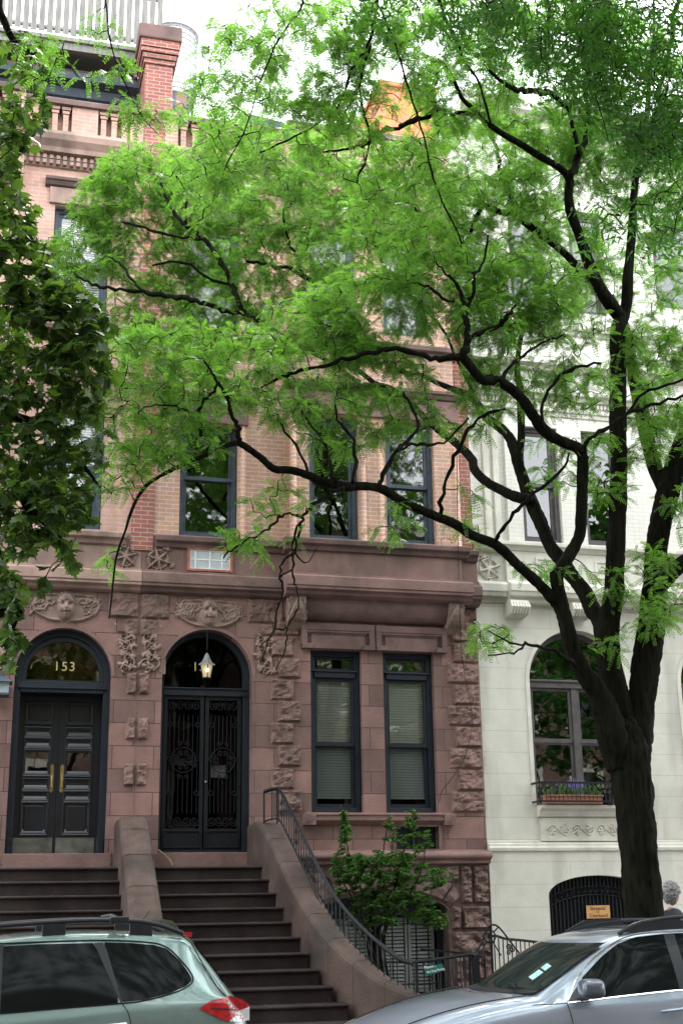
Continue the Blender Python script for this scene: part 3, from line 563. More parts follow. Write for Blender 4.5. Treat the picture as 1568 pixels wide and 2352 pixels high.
# ---------------------------------------------------------------- white house
WO = [(8.66, 10.42, 3.29, 5.34, .86), (11.45, 13.2, 3.29, 5.34, .86)]
wall(MB(), EX, 16, 2.66, 6.66, .0, WO, .35).build('ground_floor_wall', 'white', HW)
BG = (8.76, 10.5, .15, 1.9, .3)
wall(MB().box(EX+.001, EX+.03, -.059, .3, -.1, 2.659), EX, 16, -.1, 2.66, -.06, [BG], .5).build('base_wall', 'white', HW)
moul(HW, [(0, 2.56), (-.09, 2.58), (-.1, 2.63), (-.07, 2.66), (-.07, 2.69), (-.03, 2.7), (-.03, 2.74), (.05, 2.75), (.05, 2.56)], EX+.003, 16, 0, 'base_moulding', 'whitetrim')
for o in WO:
    c = (o[0]+o[1])/2; r = (o[1]-o[0])/2; n = 22; P = arch_poly(o[0]-.0, o[1]+.0, o[2], o[3], o[4], n); Q = arch_poly(o[0]+.09, o[1]-.09, o[2]+.08, o[3], o[4]-.09, n)
    b = MB(); ring(b, P, Q, .2, .3); b.box(o[0]+.05, o[1]-.05, .17, .3, o[3]-.1, o[3]+.04); b.box(o[0]+.05, o[1]-.05, .14, .3, o[3]-.0, o[3]+.03); b.box(c-.055, c+.055, .19, .29, o[2], o[3]-.1)
    for xa, xb in ((o[0]+.09, c-.055), (c+.055, o[1]-.09)):
        ring(b, rect(xa, xb, o[2]+.08, 4.36), rect(xa+.05, xb-.05, o[2]+.14, 4.3), .24, .28); ring(b, rect(xa, xb, 4.33, o[3]-.1), rect(xa+.05, xb-.05, 4.4, o[3]-.15), .22, .25)
    win = b.build('arched_window', 'frameW', HW, bevel=.005)
    MB().prism(arch_poly(o[0]+.05, o[1]-.05, o[2]+.05, o[3], o[4]-.05, n), .255, .258).build('pane', 'glassd', win); interior(win, o[0], o[1], o[2], o[3]+.8, .31)
    b = MB(); ring(b, arch_poly(o[0]-.07, o[1]+.07, o[2], o[3], o[4]+.07, n), arch_poly(o[0]-.002, o[1]+.002, o[2], o[3], o[4]+.002, n), -.015, .02); b.build('arch_surround', 'whitetrim', HW)
    # sill, apron with carved frieze
    moul(HW, [(0, 3.1), (-.08, 3.12), (-.12, 3.2), (-.2, 3.24), (-.2, 3.29), (.2, 3.3), (.2, 3.1)], o[0]-.0, o[1]+.02, 0, 'window_sill', 'whitetrim')
    MB().box(o[0]+.03, o[1]-.03, -.03, .01, 2.72, 3.1).build('apron', 'whitetrim', HW)
    C = []; x0, x1 = o[0]+.13, o[1]-.13; n2 = 7
    for k in range(n2):
        cx = x0+(x1-x0)*(k+.5)/n2; s = 1 if k % 2 else -1; C.append((spiral(cx, 2.91, .085, -s*1.5, 1.4, s=s), .013, .008, .03))
        for j in range(5): C += leafstroke(cx, 2.91+s*.02, j*1.25+k, .075, .017, .035)
    C.append(([(x0+(x1-x0)*t, 2.91+.075*math.sin(t*n2*math.pi)) for t in np.linspace(0, 1, 60)], .012, .012, .028))
    b = MB(); relief(b, x0, x1, 2.8, 3.02, -.03, lambda X, Z: strokes(X, Z, C), .011); b.build('carved_frieze', 'whitetrim', HW)
# window guard with planters
def guard(x0, x1, lab, first):
    g = thing('window_guard', lab, 'balcony railing', ((x0+x1)/2, -.2, 3.3), 'iron window guards of the cream house'); y = -.3
    b = MB(); b.box(x0, x1, y-.02, y+.02, 3.62, 3.65); b.box(x0, x1, y-.02, y+.02, 3.33, 3.355)
    for x in (x0, x1): b.box(x-.015, x+.015, y, .0, 3.62, 3.65); b.box(x-.015, x+.015, y, .0, 3.33, 3.355); b.tube([(x, y, 3.31), (x, y, 3.7)], .016, 6); b.lathe((x, y, 3.7), [(.005, 0), (.025, .02), (.005, .05)], 8)
    b.build('rail', 'iron', g); n = 25
    for k in range(n): x = x0+(x1-x0)*(k+.5)/n; MB().tube([(x, y, 3.34), (x, y, 3.64)], .007, 5).build('baluster', 'iron', g)
guard(8.6, 10.45, 'black iron window guard in front of the arched window with lavender flowers', 1); guard(11.4, 13.2, 'black iron window guard at the right edge of the photograph', 0)
for x0, x1, lab in ((8.74, 9.72, 'long terracotta planter behind the window guard, left one with lavender flowers'), (10.0, 10.4, 'short terracotta planter behind the guard, partly hidden by the tree')):
    t = thing('planter', lab, 'planter', ((x0+x1)/2, -.14, 3.3), 'planters behind the window guard'); b = MB(); b.box(x0, x1, -.24, -.05, 3.305, 3.42); b.box(x0-.015, x1+.015, -.26, -.035, 3.42, 3.45)
    b.build('trough', mat('terracotta', (.32, .14, .09), .8, .2, 5), t, bevel=.008)
    lf = MB(); fl = MB(); r = random.Random(4)
    for k in range(int((x1-x0)*230)):
        x = r.uniform(x0, x1); y = r.uniform(-.24, -.06); z = 3.44+abs(r.gauss(0, .07)); a = r.random()*6.28; s = .02
        lf.add([(x, y, z), (x+s*math.cos(a), y+s*math.sin(a), z+.03), (x+.3*s, y, z+.055), (x-s*math.cos(a), y-s*math.sin(a), z+.03)], [(0, 1, 2, 3)])
    for k in range(int((x1-x0)*34)):
        x = r.gauss((x0+x1)/2+.05, .14); x = min(max(x, x0), x1); z = 3.5+r.random()*.12; y = r.uniform(-.22, -.08)
        for j in range(8): zz = z+j*.012; a = r.random()*6.3; s = .012; fl.add([(x, y, zz), (x+s*math.cos(a), y+s*math.sin(a), zz+.006), (x, y, zz+.018)], [(0, 1, 2)])
    lf.build('foliage', 'shrub', t); fl.build('lavender_flowers', mat('lavender', (.22, .2, .62), .7, .3, 30), t)
t = thing('bucket', 'dark pot between the planters behind the window guard', 'pot', (9.85, -.15, 3.3)); MB().lathe((9.85, -.15, 3.305), [(.08, 0), (.1, .16), (.11, .17)], 14).build('pot', 'iron', t)
# belt, panels, brackets, upper storeys
moul(HW, [(0, 6.6), (-.05, 6.62), (-.07, 6.68), (-.16, 6.7), (-.18, 6.76), (-.2, 6.78), (-.2, 6.9), (-.08, 6.97), (.1, 7.0), (.1, 6.6)], EX+.003, 16, 0, 'belt_course', 'whitetrim')
moul(HW, [(-.1, 6.6), (-.15, 6.62), (-.17, 6.68), (-.26, 6.7), (-.28, 6.76), (-.3, 6.78), (-.3, 6.9), (-.18, 6.97), (.1, 7.0), (.1, 6.6)], 8.3, 13.4, 0, 'belt_course', 'whitetrim')
wall(MB(), EX, 16, 6.9, 7.6, 0.0, []).build('belt_wall', 'whitetrim', HW)
b = MB(); b.box(8.32, 13.3, -.1, .0, 6.95, 7.55); b.build('bay_panel', 'whitetrim', HW)
for x0 in (8.85, 9.95, 11.1):
    b = MB(); ring(b, rect(x0, x0+.55, 7.1, 7.42), rect(x0+.04, x0+.51, 7.14, 7.38), -.12, -.09)
    C = []
    for k in range(3): C.append((spiral(x0+.12+.15*k, 7.26, .07, k*2, 1.3), .013, .008, .025)); C += leafstroke(x0+.12+.15*k, 7.26, k*2., .08, .02)
    relief(b, x0+.04, x0+.51, 7.14, 7.38, -.1, lambda X, Z: strokes(X, Z, C), .012); b.build('carved_panel', 'whitetrim', HW)
flower(HW, 8.03, 7.2, .23, 0, 1, 'whitetrim')
for cx in (8.44, 9.56, 12.35):
    b = MB(); b.prof([(-.28, 6.62), (-.3, 6.5), (-.24, 6.4), (-.1, 6.36), (0.0, 6.36), (0.0, 6.62)], cx-.16, cx+.16)
    for k in range(7): x = cx-.15+k*.05; b.tube([(x, -.29, 6.58), (x+.01, -.325, 6.5), (x, -.27, 6.4), (x, -.12, 6.365)], [.02, .028, .02, .01], 6)
    b.build('leaf_bracket', 'whitetrim', HW)
moul(HW, [(0, 7.5), (-.12, 7.52), (-.16, 7.58), (-.2, 7.6), (-.2, 7.66), (.1, 7.68), (.1, 7.5)], EX+.003, 16, 0, 'sill_course', 'whitetrim')
WU = [(8.68, 9.4, 7.7, 9.8, 0), (9.86, 10.58, 7.7, 9.8, 0), (11.75, 12.5, 7.7, 9.8, 0)]; WT = [(8.7, 9.4, 12.1, 14.2, 0), (9.9, 10.6, 12.1, 14.2, 0), (11.62, 12.6, 12.4, 14.3, 0)]
wall(MB(), EX, 8.4, 7.6, 16.2, 0, []).build('brick_wall', 'whitebrick', HW)
wall(MB(), 8.4, 13.3, 7.6, 16.2, -.1, WU+WT, .3).add([(8.4, -.1, 7.6), (8.4, 0, 7.6), (8.4, 0, 16.2), (8.4, -.1, 16.2)], [(0, 1, 2, 3)]).build('brick_bay', 'whitebrick', HW)
wall(MB(), 13.3, 16, 7.6, 16.2, 0, []).build('brick_wall', 'whitebrick', HW)
for (x0, x1, z0, z1, _) in WU+WT: window(HW, x0, x1, z0, z1, -.1, (z0+z1)/2, 'frameW', inset=.1)
for x0, x1 in ((8.0, 8.12), (8.18, 8.3)): MB().box(x0, x1, -.06, .01, 7.68, 10.2).build('pilaster_strip', 'whitetrim', HW, bevel=.02)
for z, d in ((10.0, .06), (10.3, .14), (10.85, .2), (11.6, .1)):
    b = MB().prof([(-.1, z), (-.1-d*.4, z+.02), (-.1-d*.6, z+.08), (-.1-d, z+.1), (-.1-d, z+.16), (0, z+.2), (0.02, z)], EX+.003, 16)
    if d == .14: dent(b, 8.0, 13.5, -.1, 10.22, 80, d=.04)
    b.build('string_course', 'whitetrim', HW)
moul(HW, [(0, 15.6), (-.2, 15.7), (-.25, 15.9), (-.45, 16.0), (-.5, 16.2), (.3, 16.3), (.3, 15.6)], EX+.003, 16, 0, 'cornice', 'whitetrim'); MB().box(EX, 16, .2, 12, 16.1, 16.2).build('roof', 'whitetrim', HW)
MB().add([(EX+.004, 0, 7.6), (EX+.004, 12, 7.6), (EX+.004, 12, 16.2), (EX+.004, 0, 16.2)], [(0, 1, 2, 3)]).build('side_wall', 'whitebrick', HW)
# basement gate with arched top, rosette band and cardboard sign
c, r0 = (BG[0]+BG[1])/2, (BG[1]-BG[0])/2; b = MB(); b.prism(arch_poly(BG[0], BG[1], .15, BG[3], BG[4], 20), .12, .16)
def az(x, off=0): return BG[3]+off+BG[4]*math.sqrt(max(0, 1-((x-c)/r0)**2))
for k in range(26): x = BG[0]+.04+k*(BG[1]-BG[0]-.08)/25; b.box(x-.01, x+.01, .09, .12, .2, az(x)-.02)
gt = b.build('basement_gate', 'iron', HW)
b = MB()
for off in (-.3, -.17): b.tube([(x, .08, az(x, off)) for x in np.linspace(BG[0]+.02, BG[1]-.02, 20)], .012, 5)
for k in range(17):
    x = BG[0]+.07+k*(BG[1]-BG[0]-.14)/16; z = az(x, -.235); b.tube([(x+.04*math.cos(a), .075, z+.04*math.sin(a)) for a in np.linspace(0, 6.28, 11)], .01, 4, cap=False); b.lathe((x, .06, z), [(.018, 0), (.018, .02)], 8, 'y')
b.build('rosette_band', 'iron', gt)
p0, p1 = W(1345, 2080, .05), W(1401, 2109, .05); s = box('cardboard_sign', 'card', None, p0[0], p1[0], .05, .06, p1[2], p0[2], bevel=.004)
tag(s, 'orange cardboard sign with faded handwriting on the basement gate', 'sign'); cx = (p0[0]+p1[0])/2
for i, tx in enumerate(("Serpents'", '&', 'Courtyard')): text(tx, .075 if i != 1 else .05, 'ink', s, (cx, .047, p0[2]-.045-.055*i), ext=.001)
# ================================================================= DOORS
def door_set(house, o, plain):
    x0, x1, z0, zs, r = o; c = (x0+x1)/2; n = 22
    if plain:      # 153: black panelled double doors, arched transom with its number
        zt = 5.0; y = .14; b = MB(); ring(b, arch_poly(x0, x1, z0+.08, zs, r, n), arch_poly(x0+.1, x1-.1, z0+.08, zs, r-.1, n), y, y+.5); b.box(x0+.1, x1-.1, y-.02, y+.5, zt-.06, zt+.1)
        for k, (a, h) in enumerate(((.05, .1), (.035, .06), (.015, .03))): b.box(x0+.06, x1-.06, y-a, y+.02, zt+.09-h*.9-.02*k, zt+.11-h*.9)
        ring(b, arch_poly(x0+.1, x1-.1, zt+.1, zs, r-.1, n), arch_poly(x0+.17, x1-.17, zt+.14, zs, r-.18, n), y+.04, y+.1)
        for xx in (x0+.02, x1-.1): b.box(xx, xx+.08, y-.02, y, z0+.08, z0+.3)
        b.box(x0+.17, x1-.17, .75, .8, z0, z0+.1)
        fr = b.build('door_frame', 'frame', house, bevel=.004)
        MB().prism(arch_poly(x0+.15, x1-.15, zt+.12, zs, r-.16, n), y+.07, y+.075).build('transom_pane', glassmat('transom_glass', (.75, .62, .4), 1.2, .02), fr)
        b = MB(); b.box(x0, x1, y+.6, y+.62, zt, zs+r); b.build('hall_ceiling', mat('hall_wall', (.11, .085, .055), .8, .3, 3), fr)
        for dx in (-.16, -.05, .1): MB().tube([(c-.1, y+.3, zs+.3), (c-.1+dx*1.4, y+.3, zs-.08)], .006, 4).build('lamp_chain', 'gold', fr)
        MB().add([(x0, 1.2, z0), (x1, 1.2, z0), (x1, 1.2, zs+r), (x0, 1.2, zs+r)], [(0, 1, 2, 3)]).build('hall', 'room', fr); MB().box(c-.02, c+.02, .56, .58, z0, zt).build('door_rebate', 'door', fr)
        text('153', .2, 'gold', fr, (c+.02, y+.06, zs+.15), name='house_number', ext=.002, space=1.15)
        yd = y+.4
        for xa, xb in ((x0+.1, c-.004), (c+.004, x1-.1)):
            b = MB(); b.box(xa, xb, yd, yd+.05, z0+.08, zt-.05); d = b.build('door', 'door', house)
            w_ = xb-xa; H = zt-z0-.13
            for f0, f1, gl in ((.135, .315, 0), (.34, .385, 0), (.41, .465, 0), (.5, .645, 1), (.675, .72, 0), (.745, .79, 0), (.83, .95, 0)):
                za, zb = z0+.08+H*f0, z0+.08+H*f1; q = MB(); xi, xo = xa+w_*.2, xb-w_*.2
                for (e, yy) in ((0, .035), (.018, .022)): ring(q, rect(xi-.025+e, xo+.025-e, za-.025+e, zb+.025-e), rect(xi+e, xo-e, za+e, zb-e), yd-yy, yd)
                q.prof([(yd-.0, za+.055), (yd-.038, za-.03), (yd-.038, za-.04), (yd, za-.04)], xi-.02, xo+.02); q.prof([(yd, zb+.035), (yd-.04, zb+.02), (yd-.04, zb+.008), (yd, zb+.008)], xi-.02, xo+.02)
                if gl: q.build('glazing_bead', 'door', d, bevel=.005); MB().box(xi, xo, yd-.004, yd, za, zb).build('pane', 'glassd', d); MB().box(xi, xo, yd-.002, yd+.001, za, zb).build('dark_room_behind', 'room', d)
                else: q.box(xi+.04, xo-.04, yd-.018, yd, za+.03, zb-.03) if zb-za > .16 else None; q.build('raised_panel', 'door', d, bevel=.006)
            MB().box(xa+.02, xb-.02, yd-.004, yd, z0+.09, z0+.33).build('kick_plate', 'kick', d)
            hx = c-.075 if xa < c-.1 and xb < c+.0 else c+.075; q = MB(); zc_ = z0+1.02
            q.prism([(hx-.028, zc_), (hx-.028, zc_+.36), (hx, zc_+.4), (hx+.028, zc_+.36), (hx+.028, zc_), (hx, zc_-.03)], yd-.01, yd)
            q.tube([(hx, yd-.01, zc_+.22), (hx, yd-.05, zc_+.21), (hx, yd-.055, zc_+.14), (hx, yd-.05, zc_+.05), (hx, yd-.01, zc_+.04)], .012, 8); q.lathe((hx, yd-.03, zc_+.31), [(.018, 0), (.018, .02)], 12, 'y')
            q.build('door_handle', 'brass', d)
    else:          # 151: wrought iron gates before dark glass
        zt = 5.02; y = .2; b = MB(); ring(b, arch_poly(x0, x1, z0+.06, zs, r, n), arch_poly(x0+.055, x1-.11, z0+.1, zs, r-.08, n), y, y+.3); b.box(x0+.05, x1-.05, y-.02, y+.2, zt-.06, zt+.06); b.box(x0+.05, x1-.05, y-.05, y, zt+.04, zt+.06)
        fr = b.build('door_frame', 'frame', house, bevel=.004)
        MB().prism(arch_poly(x0+.05, x1-.1, zt+.06, zs, r-.06, n), y+.13, y+.135).build('transom_pane', 'glassb', fr)
        MB().add([(x0+.05, y+.17, z0), (x1-.05, y+.17, z0), (x1-.05, y+.17, zt), (x0+.05, y+.17, zt)], [(0, 1, 2, 3)]).build('door_glass', 'glassb', fr)
        interior(fr, x0, x1, z0, zs+r, y+.3, 2.5)
        text('151', .2, 'gold', fr, (c-.03, y+.115, zs+.16), name='house_number', ext=.002, space=1.15)
        for s, xa, xb in ((0, x0+.07, c-.01), (1, c+.01, x1-.13)):
            b = MB(); ring(b, rect(xa, xb, z0+.1, zt-.06), rect(xa+.06, xb-.06, z0+.42, zt-.12), y+.02, y+.06); b.box(xa+.05, xb-.05, y+.03, y+.05, z0+.12, z0+.42); ring(b, rect(xa+.03, xb-.03, z0+.14, z0+.4), rect(xa+.05, xb-.05, z0+.16, z0+.38), y+.0, y+.03)
            g = b.build('iron_gate', 'iron', house, bevel=.003); q = MB(); xm = (xa+xb)/2; wd = xb-xa-.12; zm = z0+1.45
            for k in range(7):
                x = xa+.06+wd*(k+.5)/7
                if 1 < k < 5: q.tube([(x, y+.03, z0+.65), (x, y+.03, zm-.22-.02)], .006, 4); q.tube([(x, y+.03, zm+.26), (x, y+.03, zt-.36)], .006, 4)
                else: q.tube([(x, y+.03, z0+.65), (x, y+.03, zt-.36)], .006, 4)
            q.build('bars', 'iron', g); q = MB()
            def curl(cx, cz, rr, a0, tn, s_=1): q.tube([(x, y+.02, z) for x, z in spiral(cx, cz, rr, a0, tn, s=s_, n=26)], .007, 4)
            for k in range(4):
                cx = xa+.06+wd*(k+.5)/4; sg = 1 if k % 2 else -1
                curl(cx, zt-.22, .075, 0 if sg > 0 else math.pi, 1.8, sg); curl(cx, z0+.53, .075, 0 if sg > 0 else math.pi, 1.8, -sg)
            q.tube([(xm+.19*math.cos(a), y+.02, zm+.19*math.sin(a)) for a in np.linspace(0, 6.283, 30)], .008, 4)
            for a in range(4):
                A = a*math.pi/2+math.pi/4
                for t in (-.45, .45): curl(xm+.12*math.cos(A+t), zm+.12*math.sin(A+t), .045, A+math.pi, 1.4, 1 if t > 0 else -1)
            for s1 in (-1, 1):
                for s2 in (-1, 1): curl(xm+s1*.05, zm+s2*.25, .04, -s2*math.pi/2, 1.4, s1*s2)
            for k in range(3):
                for xx in (xa+.1, xb-.1): q.tube([(xx+.035*math.cos(a), y+.02, z0+.95+k*.52+.035*math.sin(a)) for a in np.linspace(0, 6.283, 14)], .007, 4)
            q.build('scrollwork', 'iron', g)
            if s: MB().lathe((xa+.01, y-.03, z0+1.12), [(.006, .05), (.02, .02), (.024, 0), (.015, -.015)], 12, 'y').build('door_knob', mat('steel_knob', (.7, .7, .68), .25, .1, 5, metal=1), g)
        n_ = W(868, 0, 0); b = MB().box(c+.13, c+.36, y+.14, y+.145, 3.72, 3.9).build('door_notice', mat('grey_paper', (.09, .09, .085), .8, .1, 4), fr); text('NO', .06, mat('red_ink', (.2, .03, .02), .8, .1, 4).name and 'ink', b, (c+.2, y+.138, 3.87), ext=.001)
door_set(H153, DA, True); door_set(H151, DB, False)
# threshold blocks
MB().box(.36, 1.9, -.02, .9, 2.36, 2.58).build('threshold', 'stone', H153, bevel=.01); MB().box(2.45, 4.05, -.02, .9, 2.36, 2.585).build('threshold', 'stone', H151, bevel=.01)
# ================================================================= STOOPS
def zstep(y): return 2.36-.19*max(0, (-.9-y))/.3
def stoop(house, x0, xr):
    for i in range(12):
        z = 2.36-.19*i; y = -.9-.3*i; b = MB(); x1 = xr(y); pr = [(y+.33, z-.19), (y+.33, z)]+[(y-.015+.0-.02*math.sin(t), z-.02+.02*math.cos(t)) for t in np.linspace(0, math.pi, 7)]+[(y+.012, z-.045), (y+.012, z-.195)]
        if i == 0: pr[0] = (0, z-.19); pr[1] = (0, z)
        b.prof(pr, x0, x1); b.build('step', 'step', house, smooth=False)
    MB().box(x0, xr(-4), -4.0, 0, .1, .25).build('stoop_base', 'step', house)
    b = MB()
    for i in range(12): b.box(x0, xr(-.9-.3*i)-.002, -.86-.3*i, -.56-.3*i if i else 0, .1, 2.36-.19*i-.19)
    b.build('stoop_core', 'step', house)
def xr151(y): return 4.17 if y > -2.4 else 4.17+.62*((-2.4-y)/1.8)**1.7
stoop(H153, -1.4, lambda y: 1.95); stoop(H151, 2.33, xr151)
# shared cheek wall
def cheek(house, path, wd, name, m='cheek'):
    "path: (x, y, top); a thick parapet swept down the stair with a rounded coping"
    P = catmull(path, 5); G = []
    for i, p in enumerate(P):
        t = P[min(i+1, len(P)-1)]-P[max(i-1, 0)]; t[2] = 0; t /= np.linalg.norm(t)+1e-9; nrm = np.array([t[1], -t[0], 0])
        row = [p*[1, 1, 0]+nrm*wd*a+np.array([0, 0, .1 if zz is None else p[2]-zz]) for a, zz in ((.5, None), (.5, .1), (.49, .055), (.43, .02), (.3, 0), (-.3, 0), (-.43, .02), (-.49, .055), (-.5, .1), (-.5, None))]
        G.append(row)
    b = MB(); b.grid(np.array(G)); n = len(G[0]); b.add(G[0], [tuple(range(n))]); b.add(G[-1], [tuple(range(n))]); cw = b.build(name, m, house, smooth=False); G = np.array(G); q = MB()
    for i in range(4, len(G)-2, 4):
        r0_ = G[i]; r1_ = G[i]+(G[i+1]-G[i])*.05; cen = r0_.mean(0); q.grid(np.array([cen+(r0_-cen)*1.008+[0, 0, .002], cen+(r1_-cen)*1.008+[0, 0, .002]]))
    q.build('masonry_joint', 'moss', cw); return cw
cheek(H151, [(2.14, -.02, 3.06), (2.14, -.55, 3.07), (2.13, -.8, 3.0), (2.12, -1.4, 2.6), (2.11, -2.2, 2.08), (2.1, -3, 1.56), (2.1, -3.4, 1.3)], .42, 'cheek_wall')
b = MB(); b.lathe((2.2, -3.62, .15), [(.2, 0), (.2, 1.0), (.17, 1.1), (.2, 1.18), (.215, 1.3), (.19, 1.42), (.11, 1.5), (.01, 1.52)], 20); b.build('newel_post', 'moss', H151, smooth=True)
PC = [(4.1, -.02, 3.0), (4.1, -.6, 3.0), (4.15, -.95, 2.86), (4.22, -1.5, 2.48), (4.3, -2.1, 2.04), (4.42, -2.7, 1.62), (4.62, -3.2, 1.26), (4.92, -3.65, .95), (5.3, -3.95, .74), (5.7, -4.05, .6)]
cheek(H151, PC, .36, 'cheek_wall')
# stair railing
rl = thing('stair_railing', 'black iron stair railing with scrolls sweeping down beside the 151 stoop', 'railing', (4.5, -2.5, 1.5))
PR = catmull([(4.02, -.78, 3.43), (4.18, -.8, 3.47), (4.24, -.95, 3.4), (4.31, -1.5, 3.0), (4.4, -2.1, 2.5), (4.55, -2.75, 1.93), (4.77, -3.3, 1.52), (5.04, -3.8, 1.2), (5.2, -4.0, 1.12)], 6)
b = MB(); b.tube(PR, .02, 6); b.tube([p-[0, 0, .012] for p in PR], .026, 4); b.build('handrail', 'iron', rl)
PB = [p-np.array([0, 0, .44 if i < len(PR)*.75 else .44+.25*((i/len(PR)-.75)/.25)]) for i, p in enumerate(PR)]
MB().tube(PB, .013, 5).build('bottom_rail', 'iron', rl)
L = np.r_[0, np.cumsum(np.linalg.norm(np.diff(PR, axis=0), axis=1))]
n = 36
for k in range(n):
    s = L[-1]*k/(n-1); p = np.array([np.interp(s, L, PR[:, j]) for j in range(3)]); q = np.array([np.interp(s, L, np.array(PB)[:, j]) for j in range(3)]); MB().tube([p, q-[0, 0, .03]], .008, 4).build('baluster', 'iron', rl)
    if k in (3, 9, 15, 21):
        m_ = (p+q)/2; b = MB(); d = np.array([.0, -1, 0]) if k > 3 else np.array([0, -1, 0])
        for sg in (-1, 1):
            for tz in (-1, 1): b.tube([m_+np.array([0, x, z]) for x, z in spiral(sg*.035, tz*.07, .035, tz*1.57, 1.3, s=sg)], .009, 4)
        b.build('scroll', 'iron', rl)
for p in ((4.02, -.78), (4.2, -.85)): MB().tube([(p[0], p[1], 2.95), (p[0], p[1], 3.43)], .014, 5).build('post', 'iron', rl)
# front garden fence
fn_ = thing('area_fence', 'low black iron fence round the front garden, green sign hung on it', 'fence', (5.6, -4, .15))
b = MB(); b.tube([(5.2, -4.0, 1.12), (5.3, -4.02, 1.13), (5.95, -4.02, 1.2), (5.99, -4.02, 1.18)], .022, 6); b.tube([(5.2, -4.02, .4), (5.98, -4.02, .4)], .014, 5); b.tube([(5.99, -4.02, 1.2), (6.0, -2.6, 1.2), (6.0, -1.9, 1.2)], .014, 5); b.build('rail', 'iron', fn_)
for k in range(8): x = 5.22+k*.105; MB().tube([(x, -4.02, .15), (x, -4.02, 1.15)], .011, 5).build('bar', 'iron', fn_)
for x, y in ((5.98, -4.02), (6.06, -3.9)):
    b = MB().box(x-.025, x+.025, y-.025, y+.025, .15, 1.16); b.lathe((x, y, 1.16), [(.03, 0), (.035, .03), (.01, .06)], 8); b.build('post', 'iron', fn_)
for k in range(5): MB().tube([(5.99+.0, -3.8+k*.3, .15), (5.99, -3.8+k*.3, 1.2)], .009, 4).build('bar', 'iron', fn_)
def up(x, y, Y): return W(x, y, Y)
a_, b_, c_, d_ = up(974, 2222, -4.06), up(1015, 2213, -4.06), up(1020, 2229, -4.06), up(979, 2241, -4.06)
b = MB(); b.add([a_, b_, c_, d_]+[p+np.array([0, .012, 0]) for p in (a_, b_, c_, d_)], [(3, 2, 1, 0), (4, 5, 6, 7), (0, 1, 5, 4), (1, 2, 6, 5), (2, 3, 7, 6), (3, 0, 4, 7)]); sg = b.build('sign', 'green'); tag(sg, 'small tilted dark green sign tied to the front garden fence', 'sign')
an = math.atan2(b_[2]-a_[2], b_[0]-a_[0]); mid = (a_+c_)/2
text('Please...', .05, 'letter', sg, mid+np.array([-.06, -.01, .028]), (math.pi/2, -an, 0), ext=.001); text('No Dog Peeing', .038, 'letter', sg, mid+np.array([.012, -.01, -.018]), (math.pi/2, -an, 0), ext=.001)
# gate with spoked fan, right of the fence
gt = thing('iron_gate', 'black iron garden gate with two rings and a spoked wheel arch', 'gate', (6.3, -3.9, .15)); Yg = -3.9
def g3(x, y, Y=Yg): return W(x, y, Y)
b = MB(); b.tube([g3(1076, 2196), g3(1112, 2196)], .012, 5); b.tube([g3(1076, 2214), g3(1112, 2214)], .01, 5)
for x in (1078, 1096, 1112): p = g3(x, 2196); b.tube([p, (p[0], Yg, .2)], .012, 5)
for x in (1086, 1103): p = g3(x, 2205); b.tube([p+.032*np.array([math.cos(a), 0, math.sin(a)]) for a in np.linspace(0, 6.283, 16)], .008, 5)
b.build('ring_panel', 'iron', gt)
b = MB(); ctr = g3(1124, 2151); arc = [g3(x, y) for x, y in ((1078, 2194), (1092, 2186), (1105, 2165), (1114, 2140), (1122, 2128), (1133, 2124), (1145, 2130), (1160, 2148), (1178, 2172), (1200, 2200))]
b.tube(catmull(arc, 5), .013, 5); b.tube([ctr+.075*np.array([math.cos(a), 0, math.sin(a)]) for a in np.linspace(0, 6.283, 20)], .01, 5); b.lathe(ctr+[0, -.01, 0], [(.03, 0), (.03, .02)], 10, 'y')
for q in ((1126, 2125), (1105, 2150), (1152, 2152), (1100, 2195), (1150, 2195), (1143, 2130)): p = g3(*q); d = (p-ctr)/np.linalg.norm(p-ctr); b.tube([ctr+d*.075, p], .009, 4)
p = g3(1126, 2125); b.tube([p, (p[0], Yg, .2)], .014, 5); b.build('wheel_arch', 'iron', gt)
b = MB()
for cx, cz, s_ in ((1167, 2175, 1), (1175, 2180, -1), (1168, 2188, 1)):
    p = g3(cx, cz); b.tube([(x, Yg, z) for x, z in spiral(p[0], p[2], .035, 0, 1.3, s=s_)], .009, 4)
b.build('scroll', 'iron', gt)
wr_ = thing('stair_railing', 'black iron railing with close upright bars in front of the cream house', 'railing', (8, -2, .15)); Yr = -2.2
b = MB(); b.tube(catmull([W(x, y, Yr) for x, y in ((1122, 2150), (1140, 2150), (1160, 2156), (1200, 2160), (1250, 2166), (1330, 2176))], 4), .02, 6); b.build('handrail', 'iron', wr_)
b = MB(); b.tube([W(1128, 2240, Yr), W(1330, 2248, Yr)], .012, 5); b.build('bottom_rail', 'iron', wr_)
for k in range(20): x = 1134+k*10; p, q = W(x, 2153+.13*(x-1130), Yr), W(x, 2242, Yr); MB().tube([p, (p[0], Yr, .2)], .009, 4).build('baluster', 'iron', wr_)
